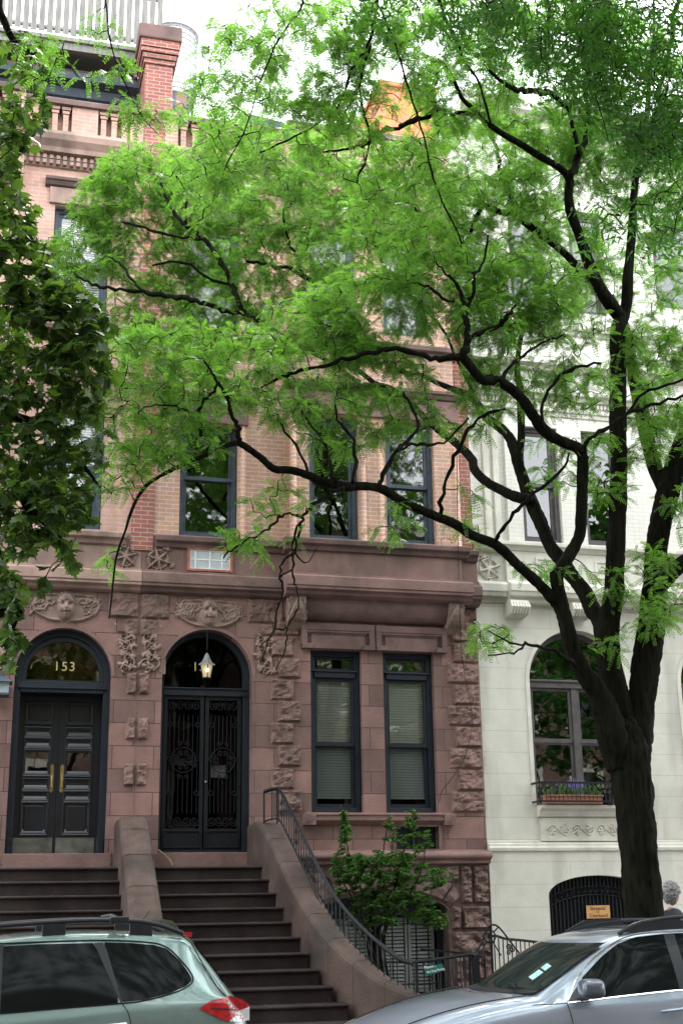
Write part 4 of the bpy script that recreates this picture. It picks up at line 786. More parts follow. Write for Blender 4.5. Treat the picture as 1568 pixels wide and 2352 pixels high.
# lanterns, air conditioner, cable
t = thing('porch_lantern', 'lit lantern with a pale metal hood hanging in the arched doorway of 151', 'lamp', (3.28, -.0, 5.1)); L0 = W(475, 1530, .0); cx, cy, cz = L0
MB().lathe((cx, cy, cz), [(.13, .015), (.128, .03), (.085, .06), (.05, .12), (.03, .18), (.014, .2), (.0, .215)], 4).build('hood', mat('pale_lamp_metal', (.2, .2, .2), .45, .15, 8, metal=.3), t)
b = MB()
for k in range(4): a = k*math.pi/2; b.tube([(cx+.1*math.cos(a), cy+.1*math.sin(a), cz+.02), (cx+.06*math.cos(a), cy+.06*math.sin(a), cz-.18)], .008, 4)
b.lathe((cx, cy, cz-.19), [(.065, 0), (.065, .015)], 4); b.tube([(cx, cy, cz+.25), (cx, cy, 5.95)], .008, 5); b.build('cage', 'iron', t)
MB().lathe((cx, cy, cz-.175), [(.055, 0), (.092, .19)], 4).build('lamp_pane', mat('frosted_glass', (.3, .26, .16), .3, .1, 5, emit=((1, .72, .35), .06)), t)
MB().lathe((cx, cy-.06, cz-.07), [(.002, -.03), (.02, -.018), (.026, 0), (.02, .02), (.002, .03)], 12).build('bulb', mat('bulb_glow', (1, .9, .7), .3, 0, 5, emit=((1, .82, .5), 9)), t, smooth=True)
pl = bpy.data.lights.new('lantern_light', 'POINT'); plo = bpy.data.objects.new('lantern_light', pl); COL.objects.link(plo); plo.location = (cx, cy-.16, cz-.07); pl.energy = .5; pl.color = (1, .78, .45); pl.shadow_soft_size = .05
t = thing('wall_lantern', 'blue grey square lantern on the wall at the left edge beside door 153', 'lamp', (.0, -.2, 4.9)); p = W(2, 1575, -.22)
b = MB(); b.box(p[0]-.14, p[0]+.12, -.34, -.08, p[2]-.12, p[2]+.04); b.build('glass_box', mat('lantern_glass', (.3, .34, .36), .2, .1, 3), t)
b = MB(); b.box(p[0]-.16, p[0]+.13, -.36, -.06, p[2]-.15, p[2]-.12); b.add([(p[0]-.2, -.4, p[2]+.04), (p[0]+.17, -.4, p[2]+.04), (p[0]+.17, -.02, p[2]+.04), (p[0]-.2, -.02, p[2]+.04), (p[0]-.08, -.28, p[2]+.13), (p[0]+.05, -.28, p[2]+.13), (p[0]+.05, -.14, p[2]+.13), (p[0]-.08, -.14, p[2]+.13)], [(0, 1, 5, 4), (1, 2, 6, 5), (2, 3, 7, 6), (3, 0, 4, 7), (4, 5, 6, 7), (0, 3, 2, 1)]); b.lathe((p[0], -.2, p[2]+.13), [(.04, 0), (.04, .05)], 8); b.box(p[0]-.03, p[0]+.03, -.1, .01, p[2]-.1, p[2]); b.build('lantern_frame', 'frame2', t)
t = thing('air_conditioner', 'white ribbed air conditioner grille in a rusty frame under the second floor window', 'air conditioner', (3.23, 0, 6.95)); q0, q1 = W(431, 1256, -.03), W(534, 1316, -.03)
b = MB(); ring(b, rect(q0[0], q1[0], q1[2], q0[2]), rect(q0[0]+.04, q1[0]-.04, q1[2]+.04, q0[2]-.04), -.05, .1); b.build('rusty_frame', mat('rusted_steel', (.30, .11, .07), .8, .35, 9, .3), t, bevel=.004)
b = MB(); X0, X1, Z0, Z1 = q0[0]+.04, q1[0]-.04, q1[2]+.04, q0[2]-.04
for k in range(44): x = X0+(X1-X0)*k/44; b.box(x, x+.0075, -.02, .03, Z0, Z1)
b.build('fins', mat('white_enamel', (.72, .75, .78), .4, .05, 4), t); MB().box(X0, X1, .05, .06, Z0, Z1).build('coil', mat('grey_coil', (.22, .25, .28), .5, .2, 30), t)
b = MB(); ring(b, rect(X0, X1, Z0, Z1), rect(X0+.015, X1-.015, Z0+.015, Z1-.015), -.03, .03); zc2 = (Z0+Z1)/2; b.box(X0, X1, -.028, .03, zc2-.008, zc2+.008)
for f in (.14, .5, .8): b.box(X0+(X1-X0)*f-.008, X0+(X1-X0)*f+.008, -.028, .03, Z0, Z1)
b.build('grille_frame', bpy.data.materials['white_enamel'], t)
cb = [W(x, y, Y) for x, y, Y in ((1040, 850, -.34), (1048, 1000, -.34), (1050, 1200, -.34), (1052, 1262, -.46), (1053, 1330, -.34), (1055, 1390, -.52), (1058, 1480, -.13), (1068, 1560, -.12), (1083, 1640, -.12), (1080, 1690, -.12), (1062, 1750, -.1), (1035, 1790, -.05), (1012, 1822, -.04), (1008, 1862, .05))]
tag(MB().tube(catmull(cb, 6), .006, 5).build('cable', 'iron'), 'thin dark cable running down the facade and looping to the right window', 'cable')
r = .09; p = W(1024, 1247, -.36); b = MB(); b.tube([p+r*np.array([math.cos(a)*(1+.12*math.sin(a*3)), 0, math.sin(a)]) for a in np.linspace(0, 12.2, 40)], .004, 4); tag(b.build('wire_coil', 'iron'), 'small coil of loose wire hanging beside the right bay window', 'wire')
for x, y in ((265, 1432), (368, 1437), (623, 1448)):
    p = W(x, y, -.03); b = MB(); b.tube([p+np.array([0, .03, 0]), p, p+np.array([0, -.02, -.01])], .008, 5); b.lathe(p+[0, -.03, -.04], [(.004, 0), (.012, .01), (.012, .025), (.004, .04)], 8); tag(b.build('wall_hook', 'kick'), {265: 'rusty hook on the wall left of the party line between the doorways', 368: 'small pale hook just left of the 151 arch', 623: 'small hook on the wall right of the 151 arch'}[x], 'hook', 'hooks above the doorways')
b = MB().tube(catmull([W(364, 1952, -.12), W(380, 1965, -.2), W(392, 1978, -.25), W(397, 1988, -.3)], 4), [.012]*9+[.01]*4, 6, .3); tag(b.build('stick', mat('bare_wood', (.3, .22, .15), .8, .3, 20)), 'bare broken branch leaning on the 151 threshold', 'stick')
# ================================================================= CARS
def crs(x, xs, ys): return np.interp(x, xs, ys)
def smooth_tab(xs, ys, n=400):
    P = catmull(np.stack([xs, ys], 1), 12); o = np.argsort(P[:, 0]); return P[o, 0], P[o, 1]
class Car:
    def __init__(s, name, label, X0, yc, zt, zs, wb, wr, cf, cr, xm, paint):
        s.r = thing(name, label, 'car', (X0, yc, 0)); s.yc = yc; s.p = paint; s.zt = smooth_tab(*zip(*zt)); s.zs = smooth_tab(*zip(*zs)); s.wb = smooth_tab(*zip(*wb)); s.wr = smooth_tab(*zip(*wr)); s.cf, s.cr, s.xm = cf, cr, xm
        s.x0, s.x1 = zt[0][0], zt[-1][0]; xs = np.linspace(s.x0, s.x1, 150); G = []
        for x in xs:
            h = s.prof(x); G.append([(x, yc-y, z) for y, z in h]+[(x, yc+y, z) for y, z in h[::-1][1:]])
        G = np.array(G); b = MB(); b.grid(G); n = G.shape[1]; b.add(G[0], [tuple(range(n))]); b.add(G[-1], [tuple(range(n))]); b.build('body', paint, s.r, smooth=True)
    def top(s, x, y):
        k = (y/.8)**2; f = min(1, max(0, (s.xm-x)/.6)); g = min(1, max(0, (x-s.xm)/.6)); return crs(x-s.cf*k*f+s.cr*k*g, *s.zt)
    def prof(s, x):
        wb, wr, zs = crs(x, *s.wb), crs(x, *s.wr), crs(x, *s.zs); zb = .26
        ze = s.top(x, wr)-.075; zs = min(zs, max(ze-.02, zb+.1)); h = zs-zb
        P = [(wb-.08, zb), (wb-.02, zb+.12*h/.75), (wb, zb+.35*h), (wb+.008, zb+.62*h), (wb-.005, zs-.12*h), (wb-.035, zs)]
        P += [(wb-.035+(wr-wb+.035)*.5+.012, (zs+ze)/2), (wr+.008, ze)]
        P += [(wr*q, s.top(x, wr*q)-d) for q, d in ((.985, .045), (.93, .02), (.82, .008), (.55, 0), (.25, 0), (0, 0))]
        return catmull(P, 4)
    def sy(s, x, z):
        h = s.prof(x); k = 4*7; return np.interp(z, np.maximum.accumulate(h[:k+1, 1]), h[:k+1, 0])
    def side(s, name, m, bot, top, x0, x1, eps=.004, nx=24, nz=8, parent=None, sides=(-1, 1)):
        o = None
        for sd_ in sides:
            G = []
            for x in np.linspace(x0, x1, nx):
                za, zb = np.interp(x, *zip(*bot)), np.interp(x, *zip(*top)); G.append([(x, s.yc+sd_*(s.sy(x, z)+eps), z) for z in np.linspace(za, zb, nz)])
            o = MB().grid(np.array(G)).build(name, m, parent or s.r, smooth=True)
        return o
    def topz(s, name, m, xa, xb, w_, eps=.004, nx=14, ny=24, parent=None):
        G = []
        for v in np.linspace(-1, 1, ny):
            y = v*w_; G.append([(x, s.yc+y, s.top(x, y)+eps) for x in np.linspace(xa(y), xb(y), nx)])
        return MB().grid(np.array(G)).build(name, m, parent or s.r, smooth=True)
    def seam(s, pts, sides=(-1, 1), r=.004, m='iron', name='shut_line'):
        for sd_ in sides: MB().tube([(x, s.yc+sd_*(s.sy(x, z)+.001), z) for x, z in catmull(pts, 6)], r, 4).build(name, m, s.r)
    def wheels(s, xf, xb):
        for x in (xf, xb):
            for sd_ in (-1, 1):
                y = s.yc+sd_*.9; s.side('wheel_arch', 'iron', [(x-.38, .27), (x+.38, .27)], [(x+.38*math.cos(a), .3+.38*math.sin(a)) for a in np.linspace(math.pi, 0, 15)], x-.379, x+.379, .003, 20, 6, sides=(sd_,))
                q = MB().lathe((x, y-.1 if sd_ > 0 else y-.12, .33), [(.2, 0), (.31, 0), (.33, .03), (.33, .19), (.31, .22), (.2, .22)], 28, 'y').build('wheel', 'iron', s.r, smooth=False)
                b = MB(); b.lathe((x, y-.115 if sd_ < 0 else y+.09, .33), [(.02, 0), (.2, -.0), (.215, .02)], 24, 'y')
                b.build('rim', 'kick', q)
TG = mat('tinted_car_glass', (.006, .008, .008), 0.06, .2, 2, spec=.07)
GP = mat('grey_green_car_paint', (.17, .25, .235), .3, .05, 2, metal=.45, coat=1.); SP = mat('silver_blue_car_paint', (.29, .34, .41), .3, .05, 2, metal=.5, coat=1.)
BT = mat('black_trim', (.02, .022, .026), .35, .2, 6); CHR = mat('chrome', (.7, .7, .72), .12, .05, 3, metal=1)
RL = mat('red_lamp_lens', (.3, .004, .008), .15, .5, 25, coat=.4, spec=.4, emit=((1, .02, .03), .02)); CL = mat('clear_lamp_lens', (.6, .6, .62), .08, .2, 20, spec=.8, coat=1)
f = Car('parked_car', 'grey green estate car with roof rails parked at the lower left', .2, -8.4,
  [(-2.4, .6), (-2.36, .78), (-2.2, .92), (-1.7, 1.02), (-1.25, 1.07), (-.9, 1.24), (-.55, 1.44), (-.25, 1.555), (.2, 1.61), (.8, 1.635), (1.35, 1.62), (1.62, 1.6), (1.74, 1.57), (1.84, 1.46), (1.95, 1.33), (2.08, 1.16), (2.14, 1.09), (2.2, 1.0), (2.23, .9), (2.24, .6)],
  [(-2.4, .55), (-2.2, .8), (-1.5, .95), (-.5, 1.02), (.4, 1.05), (1.15, 1.1), (1.7, 1.12), (2.24, 1.1)],
  [(-2.4, .62), (-2.2, .8), (-1.7, .88), (-1, .9), (.8, .9), (1.5, .895), (1.85, .865), (2.05, .82), (2.16, .76), (2.24, .66)],
  [(-2.4, .45), (-1.9, .72), (-1.2, .74), (-.5, .66), (.2, .655), (1.2, .65), (1.7, .63), (2, .64), (2.15, .66), (2.24, .55)], .25, .12, .8, GP)
f.side('front_door_window', TG, [(-.95, 1.04), (.15, 1.06)], [(-.95, 1.05), (-.5, 1.34), (-.1, 1.5), (.15, 1.53)], -.9, .13, sides=(-1, 1))
q = f.side('rear_door_window', TG, [(.24, 1.065), (1.13, 1.11)], [(.24, 1.535), (.5, 1.545), (.93, 1.545), (1.12, 1.13)], .24, 1.11)
f.side('quarter_window', TG, [(1.0, 1.54), (1.14, 1.115), (1.3, 1.125), (1.5, 1.165), (1.63, 1.21), (1.69, 1.25)], [(1.0, 1.55), (1.2, 1.54), (1.4, 1.52), (1.5, 1.49), (1.6, 1.4), (1.67, 1.3), (1.69, 1.26)], 1.01, 1.685, nx=36)
f.side('pillar_trim', BT, [(.13, 1.06), (.24, 1.065)], [(.13, 1.54), (.24, 1.545)], .14, .24, .005); f.side('pillar_trim', BT, [(.93, 1.54), (1.13, 1.11), (1.14, 1.105)], [(.93, 1.545), (1.0, 1.55), (1.03, 1.48), (1.14, 1.12)], .93, 1.14, .006, 30)
f.seam([(.2, 1.555), (.6, 1.562), (1.0, 1.562), (1.3, 1.545), (1.48, 1.51), (1.6, 1.41), (1.7, 1.27), (1.63, 1.2), (1.5, 1.158), (1.3, 1.118), (1.14, 1.105), (.7, 1.085), (.2, 1.06), (-.5, 1.04)], r=.007, m='iron', name='window_seal')
f.seam([(1.145, 1.1), (1.19, 1.03), (1.21, .9), (1.2, .5)]); f.seam([(.18, 1.06), (.2, .8), (.2, .4)])
for sd_ in (-1, 1): MB().tube([(x, f.yc+sd_*(.67 if x < 1.66 else f.sy(x, z)+.0), z) for x, z in ((1.6, 1.6), (1.7, 1.53), (1.8, 1.36), (1.9, 1.2), (1.97, 1.12))], .005, 4).build('tailgate_seam', 'iron', f.r)
lampb, lampt = [(1.74, 1.045), (1.86, .99), (1.95, .95), (2.2, .93)], [(1.74, 1.055), (1.83, 1.105), (2.0, 1.125), (2.12, 1.09), (2.2, 1.02)]
f.side('tail_lamp', RL, lampb, lampt, 1.745, 2.17, .012, 20, 8); f.side('reversing_lens', CL, [(1.98, .945), (2.12, .935), (2.18, .935)], [(1.98, .955), (2.08, 1.01), (2.18, 1.04)], 1.98, 2.17, .018, 10, 5)
f.side('lamp_divider', BT, [(1.8, 1.045), (2.05, 1.02)], [(1.8, 1.053), (2.05, 1.035)], 1.82, 2.04, .016, 8, 3)
f.topz('windscreen', TG, lambda y: -1.2+.28*(y/.7)**2, lambda y: -.35+.15*(y/.7)**2, .62); f.topz('rear_window', TG, lambda y: 1.8-.08*(y/.6)**2, lambda y: 2.06-.1*(y/.6)**2, .52)
for sd_ in (-1, 1):
    b = MB(); yy = f.yc+sd_*.6; b.tube(catmull([(x, yy, z) for x, z in ((-.35, 1.56), (-.2, 1.64), (.2, 1.685), (.8, 1.712), (1.2, 1.705), (1.42, 1.675), (1.56, 1.63), (1.64, 1.6))], 5), .021, 8)
    for x in (-.2, .62, 1.3): b.box(x-.09, x+.09, yy-.016, yy+.016, 1.58, 1.69)
    b.build('roof_rail', BT, f.r, bevel=.004)
b = MB(); b.tube([(1.1, f.yc+.62, 1.73), (1.12, f.yc-.0, 1.745), (1.1, f.yc-.62, 1.73)], .02, 6); b.box(1.05, 1.2, f.yc-.66, f.yc-.56, 1.69, 1.74); b.build('roof_cross_bar', BT, f.r, bevel=.01)
MB().box(1.72, 1.79, f.yc-.1, f.yc+.1, 1.565, 1.6).build('brake_lamp', RL, f.r)
MB().tube([(1.35, f.yc+.3, 1.62), (1.48, f.yc+.3, 1.78)], [.007, .004], 5).build('antenna', BT, f.r); b = MB(); b.tube([(.95, f.yc-.935, .95), (1.0, f.yc-.95, .955), (1.12, f.yc-.95, .96), (1.17, f.yc-.93, .96)], .014, 6); b.build('door_handle', CHR, f.r)
MB().box(2.1, 2.27, f.yc-.8, f.yc+.8, .35, .62).build('bumper', GP, f.r, bevel=.05); f.wheels(-1.45, 1.25)
o = Car('parked_car', 'silver blue car with a dark windscreen and door mirror parked at the lower right', 5.2, -8.4,
  [(2.92, .55), (2.96, .68), (3.12, .77), (3.32, .84), (3.6, .93), (3.9, 1.0), (4.2, 1.045), (4.42, 1.07), (4.62, 1.18), (4.9, 1.35), (5.12, 1.46), (5.3, 1.51), (5.6, 1.55), (6.1, 1.575), (6.8, 1.565), (7.2, 1.52), (7.45, 1.35), (7.62, 1.1), (7.7, .95), (7.73, .6)],
  [(2.92, .5), (3.2, .72), (3.6, .86), (4.2, .93), (4.8, .985), (5.8, 1.03), (7, 1.08), (7.73, 1.0)],
  [(2.92, .6), (3.05, .72), (3.3, .82), (3.7, .88), (4.5, .9), (6.5, .9), (7.3, .87), (7.73, .7)],
  [(2.92, .5), (3.2, .66), (3.6, .74), (4.3, .78), (4.8, .73), (5.2, .66), (5.6, .64), (6.8, .63), (7.4, .62), (7.73, .6)], .27, .1, 5.9, SP)
o.topz('windscreen', mat('windscreen_glass', (.012, .02, .018), .04, .3, 2, spec=.2), lambda y: 4.43+.27*(y/.8)**2, lambda y: 5.08+.3*(y/.8)**2, .69)
o.topz('scuttle', BT, lambda y: 4.36+.27*(y/.8)**2, lambda y: 4.44+.27*(y/.8)**2, .7, .007); o.topz('sunroof', BT, lambda y: 5.75, lambda y: 6.5, .4, .004)
o.side('front_door_window', TG, [(4.9, 1.0), (5.95, 1.07)], [(4.9, 1.02), (5.03, 1.18), (5.25, 1.34), (5.42, 1.44), (5.6, 1.495), (5.95, 1.52)], 4.95, 5.88, sides=(-1, 1), nx=34)
o.side('mirror_base', BT, [(4.83, 1.0), (5.02, 1.01)], [(4.83, 1.005), (5.02, 1.16)], 4.84, 5.02, .007)
o.side('rear_door_window', TG, [(6.0, 1.07), (6.9, 1.12)], [(6.0, 1.52), (6.5, 1.515), (6.9, 1.48)], 5.98, 6.85); o.side('pillar_trim', BT, [(5.87, 1.06), (6.0, 1.07)], [(5.87, 1.515), (6.0, 1.52)], 5.88, 5.985, .006)
o.seam([(4.83, .995), (5.0, 1.19), (5.22, 1.355), (5.4, 1.455), (5.6, 1.512), (6.0, 1.535), (6.6, 1.53)], r=.008, m=CHR, name='chrome_strip'); o.seam([(4.83, .99), (5.4, 1.03), (6, 1.065), (6.8, 1.1)], r=.008, m=CHR, name='chrome_strip')
o.seam([(4.82, .99), (4.85, .8), (4.85, .4)]); o.seam([(5.94, 1.06), (5.98, .8), (6.0, .4)]); o.seam([(4.55, .975), (4.7, .985), (4.82, .99)])
for sd_ in (-1, 1):
    MB().tube([(x, o.yc+sd_*y, o.top(x, y)+.002) for x, y in zip(np.linspace(3.1, 4.5, 16), np.linspace(.55, .76, 16))], .005, 4).build('bonnet_seam', 'iron', o.r)
    o.side('head_lamp', CL, [(3.05, .6), (3.42, .71), (3.62, .8)], [(3.05, .68), (3.38, .79), (3.62, .835)], 3.08, 3.6, .006, sides=(sd_,)); yy = o.yc+sd_*.58
    b = MB(); P = catmull([(x, yy, z-.035*(sd_ > 0)-.01) for x, z in ((5.48, 1.53), (5.62, 1.6), (5.85, 1.645), (6.2, 1.665), (6.9, 1.635), (7.2, 1.56))], 5); b.tube(P, .018, 8)
    for x in (5.8, 6.4, 7.0):
        q = [(x-.3, 1.53), (x-.1, 1.625), (x+.28, 1.64), (x+.34, 1.55)]; b.prism(q, yy-.016, yy+.016)
    b.build('roof_rail', BT, o.r)
b = MB(); mx_, my_ = 4.98, o.yc-1.02; G = []
for k in range(13):
    a = math.pi*k/12-math.pi/2; rr = max(.02, math.cos(a)); G.append([(mx_+.11*math.copysign(abs(math.cos(t))**.55, math.cos(t))*rr**.35+.02*math.sin(a), my_+.125*math.sin(a), 1.105+.08*math.copysign(abs(math.sin(t))**.6, math.sin(t))*rr**.35) for t in np.linspace(0, 2*math.pi, 21)])
b.grid(np.array(G)); b.add(G[0], [tuple(range(21))]); b.add(G[-1], [tuple(range(21))]); b.build('door_mirror', mat('mirror_shell', (.1, .115, .14), .35, .1, 4, metal=.4, coat=.5), o.r, smooth=True); MB().tube([(4.95, o.yc-.87, 1.03), (4.97, o.yc-.96, 1.04)], .03, 8).build('mirror_arm', BT, o.r)
b = MB(); b.tube([(5.66, o.yc-.925, .9), (5.7, o.yc-.945, .905), (5.84, o.yc-.945, .915), (5.88, o.yc-.925, .915)], .015, 6); b.build('door_handle', SP, o.r)
for x0, x1 in ((4.68, 4.78), (4.8, 4.86)): G = [[(x+.0, o.yc-.5-.07*(x-x0)+dy, o.top(x, -.5+dy)+.006) for x in (x0, x1)] for dy in (0, .09)]; MB().grid(np.array(G)).build('windscreen_sticker', mat('sticker', (.3, .5, .5), .6, .3, 30), o.r)
MB().tube([(4.5, o.yc-.55, 1.1), (4.6, o.yc-.1, 1.13), (4.58, o.yc+.1, 1.13)], .012, 5).build('wiper', BT, o.r); o.wheels(3.65, 6.6)
# ================================================================= PERSON
pb = W(1541, 2060, -6.0); px_, py_ = pb[0]-.0, -6.0; ZG = .15
def skinned(pts, edges, rad, loc):
    me = bpy.data.meshes.new('t'); me.from_pydata([tuple(np.array(p)+loc) for p in pts], edges, []); o_ = bpy.data.objects.new('t', me); COL.objects.link(o_)
    m_ = o_.modifiers.new('s', 'SKIN'); m_.use_smooth_shade = True
    for i, r_ in enumerate(rad): me.skin_vertices[0].data[i].radius = (r_, r_) if not isinstance(r_, tuple) else r_
    me.skin_vertices[0].data[0].use_root = True; o_.modifiers.new('u', 'SUBSURF').levels = 2; o_.modifiers['u'].render_levels = 2
    dg = bpy.context.evaluated_depsgraph_get(); dg.update(); ev = o_.evaluated_get(dg).to_mesh(); V = [tuple(v.co) for v in ev.vertices]; Fc = [tuple(p.vertices) for p in ev.polygons]; bpy.data.objects.remove(o_); return V, Fc
B0 = np.array([px_-.03, py_, ZG])
S = [(0, 0, .95), (0, 0, 1.15), (0, 0, 1.38), (.01, 0, 1.5), (.025, 0, 1.58), (0, -.19, 1.43), (-.04, -.24, 1.14), (.06, -.25, .88), (0, .19, 1.43), (.02, .24, 1.14), (.14, .24, .92), (0, -.1, .88), (.16, -.1, .48), (.1, -.1, .08), (.24, -.1, .04), (0, .1, .88), (-.1, .1, .5), (-.28, .1, .14), (-.16, .1, .05)]
ED = [(0, 1), (1, 2), (2, 3), (3, 4), (2, 5), (5, 6), (6, 7), (2, 8), (8, 9), (9, 10), (0, 11), (11, 12), (12, 13), (13, 14), (0, 15), (15, 16), (16, 17), (17, 18)]
RD = [.13, .12, .14, .065, .058, .06, .042, .028, .06, .042, .028, .085, .06, .04, .035, .085, .06, .04, .035]
V, Fc = skinned(S, ED, RD, B0); b = MB(); b.add(V, Fc)
for hx, hy, hz, side_ in ((.07, -.25, .86, -1), (.15, .24, .9, 1)):      # hands with fingers
    base = B0+np.array([hx, hy, hz]); b.tube([base+[0, 0, .03], base+[.01, 0, -.03], base+[.02, 0, -.08]], [.026, .036, .03], 8)
    for k in range(4): p = base+np.array([.0+.018*k-.015, 0, -.075]); b.tube([p, p+[.01, -side_*.01, -.035], p+[.02, -side_*.03, -.065+.006*abs(k-1)]], [.009, .008, .006], 6)
    b.tube([base+[.02, 0, -.02], base+[.05, -side_*.01, -.05], base+[.055, -side_*.02, -.08]], [.012, .01, .008], 6)
fa = math.radians(22); fx = np.array([math.cos(fa), math.sin(fa), 0]); fy = np.array([-math.sin(fa), math.cos(fa), 0]); HCn = B0+np.array([.03, 0, 1.715])
def headpt(th, ph, hair=False):
    d = np.array([math.cos(ph)*math.cos(th), math.cos(ph)*math.sin(th), math.sin(ph)]); r_ = np.array([.098, .078, .125])*d; front = max(0, d[0]); z = d[2]
    g = lambda t0, p0, st, sp: math.exp(-((th-t0)/st)**2-((ph-p0)/sp)**2)
    e = .028*g(0, -.18, .13, .16)+.01*g(0, .0, .12, .3)-.01*g(.38, .05, .2, .12)-.01*g(-.38, .05, .2, .12)+.008*g(0, .22, .5, .1)+.006*g(0, -.5, .3, .09)+.014*g(0, -.85, .35, .2)-.004*g(0, -.42, .3, .05)
    if z < -.3: r_ = r_*[1, 1-.25*(-z-.3), 1]
    if z < 0 and d[0] < 0: r_ = r_*(1-.25*(-z)*(-d[0])*1.5)
    r_ = r_+d*e
    return HCn+r_[0]*fx+r_[1]*fy+np.array([0, 0, r_[2]])
G = np.array([[headpt(th, ph) for th in np.linspace(-math.pi, math.pi, 49)] for ph in np.linspace(-1.5, 1.57, 34)]); b.grid(G)
for s in (-1, 1):
    e = HCn-.005*fx+s*.078*fy; b.tube([e+np.array([0, 0, .03])-.005*fx, e+s*.014*fy-.02*fx+[0, 0, .01], e+s*.012*fy-.012*fx-[0, 0, .02], e-[0, 0, .035]], [.008, .012, .01, .006], 6)
person = b.build('person', mat('skin', (.36, .19, .13), .6, .1, 8), None, smooth=True); tag(person, 'grey haired man in a dark top walking away behind the tree trunk', 'person')
b = MB(); r = random.Random(3)
for k in range(420):
    th, ph = r.uniform(-math.pi, math.pi), r.uniform(-.75, 1.55)
    if abs(th) < 1.15 and ph < .55: continue
    if abs(th) < 1.9 and ph < .0: continue
    p = headpt(th, ph); d = (p-HCn); d = d/np.linalg.norm(d); c1 = p+d*.012; t1 = np.cross(d, [r.gauss(0, 1), r.gauss(0, 1), r.gauss(0, 1)]); t1 /= np.linalg.norm(t1); q = []
    for j in range(5): a = j*1.3; q.append(c1+t1*.018*math.cos(a)*(1-.1*j)+np.cross(d, t1)*.018*math.sin(a)+d*(.006*math.sin(a*2)))
    b.tube(q, [.012, .013, .012, .01, .005], 5)
b.build('hair', mat('grey_hair', (.13, .125, .125), .7, .5, 45, .4, col2=(.42, .41, .4)), person, smooth=True)
V, Fc = skinned([S[0], S[1], S[2], (-.01, 0, 1.57), S[5], S[6], (.04, -.25, .98), S[8], S[9], (.11, .24, .99)], [(0, 1), (1, 2), (2, 3), (2, 4), (4, 5), (5, 6), (2, 7), (7, 8), (8, 9)], [.16, .15, .175, .082, .095, .06, .045, .08, .06, .045], B0); MB().add(V, Fc).build('jacket', mat('dark_cloth', (.025, .025, .035), .9, .2, 30, .3), person, smooth=True)
V, Fc = skinned([S[0], S[11], S[12], S[13], S[15], S[16], S[17]], [(0, 1), (1, 2), (2, 3), (0, 4), (4, 5), (5, 6)], [.15, .1, .078, .06, .1, .078, .06], B0); MB().add(V, Fc).build('trousers', mat('trouser_cloth', (.04, .045, .06), .9, .2, 30, .3), person, smooth=True)
# ================================================================= TREES
def dist_of(p): return float((p-np.array([0, -D, HC]))@FW)
class Tree:
    def __init__(s, name, label, cat, loc, group=None): s.r = thing(name, label, cat, loc, group); s.mb = MB(); s.nodes = []
    def limb(s, pts, Y0, Y1, n=5, rough=.16, seg=10, nodes=True):
        m = len(pts); P = []; R = []
        for i, (x, y, r) in enumerate(pts):
            p = W(x, y, Y0+(Y1-Y0)*i/(m-1)); P.append(p); R.append(r*dist_of(p)/F)
        s.limb3(P, R, n, rough, seg, nodes)
    def limb3(s, P, R, n=5, rough=.16, seg=10, nodes=True):
        Q = catmull(np.c_[np.array(P), R], n)
        if max(R) < .045: Q[1:-1, :3] += RNG.normal(0, 1, (len(Q)-2, 3))*np.clip(Q[1:-1, 3:4]*.7, .003, .012); Q[1:-1, 3] *= RNG.uniform(.8, 1.3, len(Q)-2)
        s.mb.tube(list(Q[:, :3]), Q[:, 3], seg if max(R) > .03 else 6, rough if max(R) > .03 else .1)
        if nodes: s.nodes += [tuple(q[:3]) for q in Q[::2]]
    def twigs(s, tips, bend=.14, r0=.0055, maxr=.013):
        "join every tip to the nearest wood, growing outwards"
        N = np.array(s.nodes); T = np.array(tips); d0 = np.array([np.min(np.sum((N-t)**2, 1)) for t in T]); T = T[np.argsort(d0)]
        mb = MB(); out = []; cap_ = len(N)+len(T)*3+10; A = np.zeros((cap_, 3)); A[:len(N)] = N; k = len(N)
        for t in T:
            d = np.sum((A[:k]-t)**2, 1); a = A[np.argmin(d)].copy(); L = math.sqrt(d.min())
            if L < .02: continue
            j = RNG.normal(0, bend*L, (2, 3)); j[:, 2] += .08*L; P = catmull([a, a+(t-a)*.35+j[0], a+(t-a)*.7+j[1]*.8, t], 3)
            mb.tube(list(P), np.linspace(min(maxr, r0+.005*L), .003, len(P)), 4, cap=False); out.append(P)
            for q in (P[4], P[7], P[-1]): A[k] = q; k += 1
        s.tw = mb; return out
def blob_tips(blobs, seed=1):
    "foliage pads: (x, y, rx, ry, tips, Y, spread in depth)"
    r = np.random.default_rng(seed); o = []
    for x, y, rx, ry, n, Y, sp in blobs:
        for _ in range(n):
            a = r.random()*6.283; q = math.sqrt(r.random()); o.append(W(x+rx*q*math.cos(a), y+ry*q*math.sin(a), Y+r.uniform(-sp, sp)))
    return o
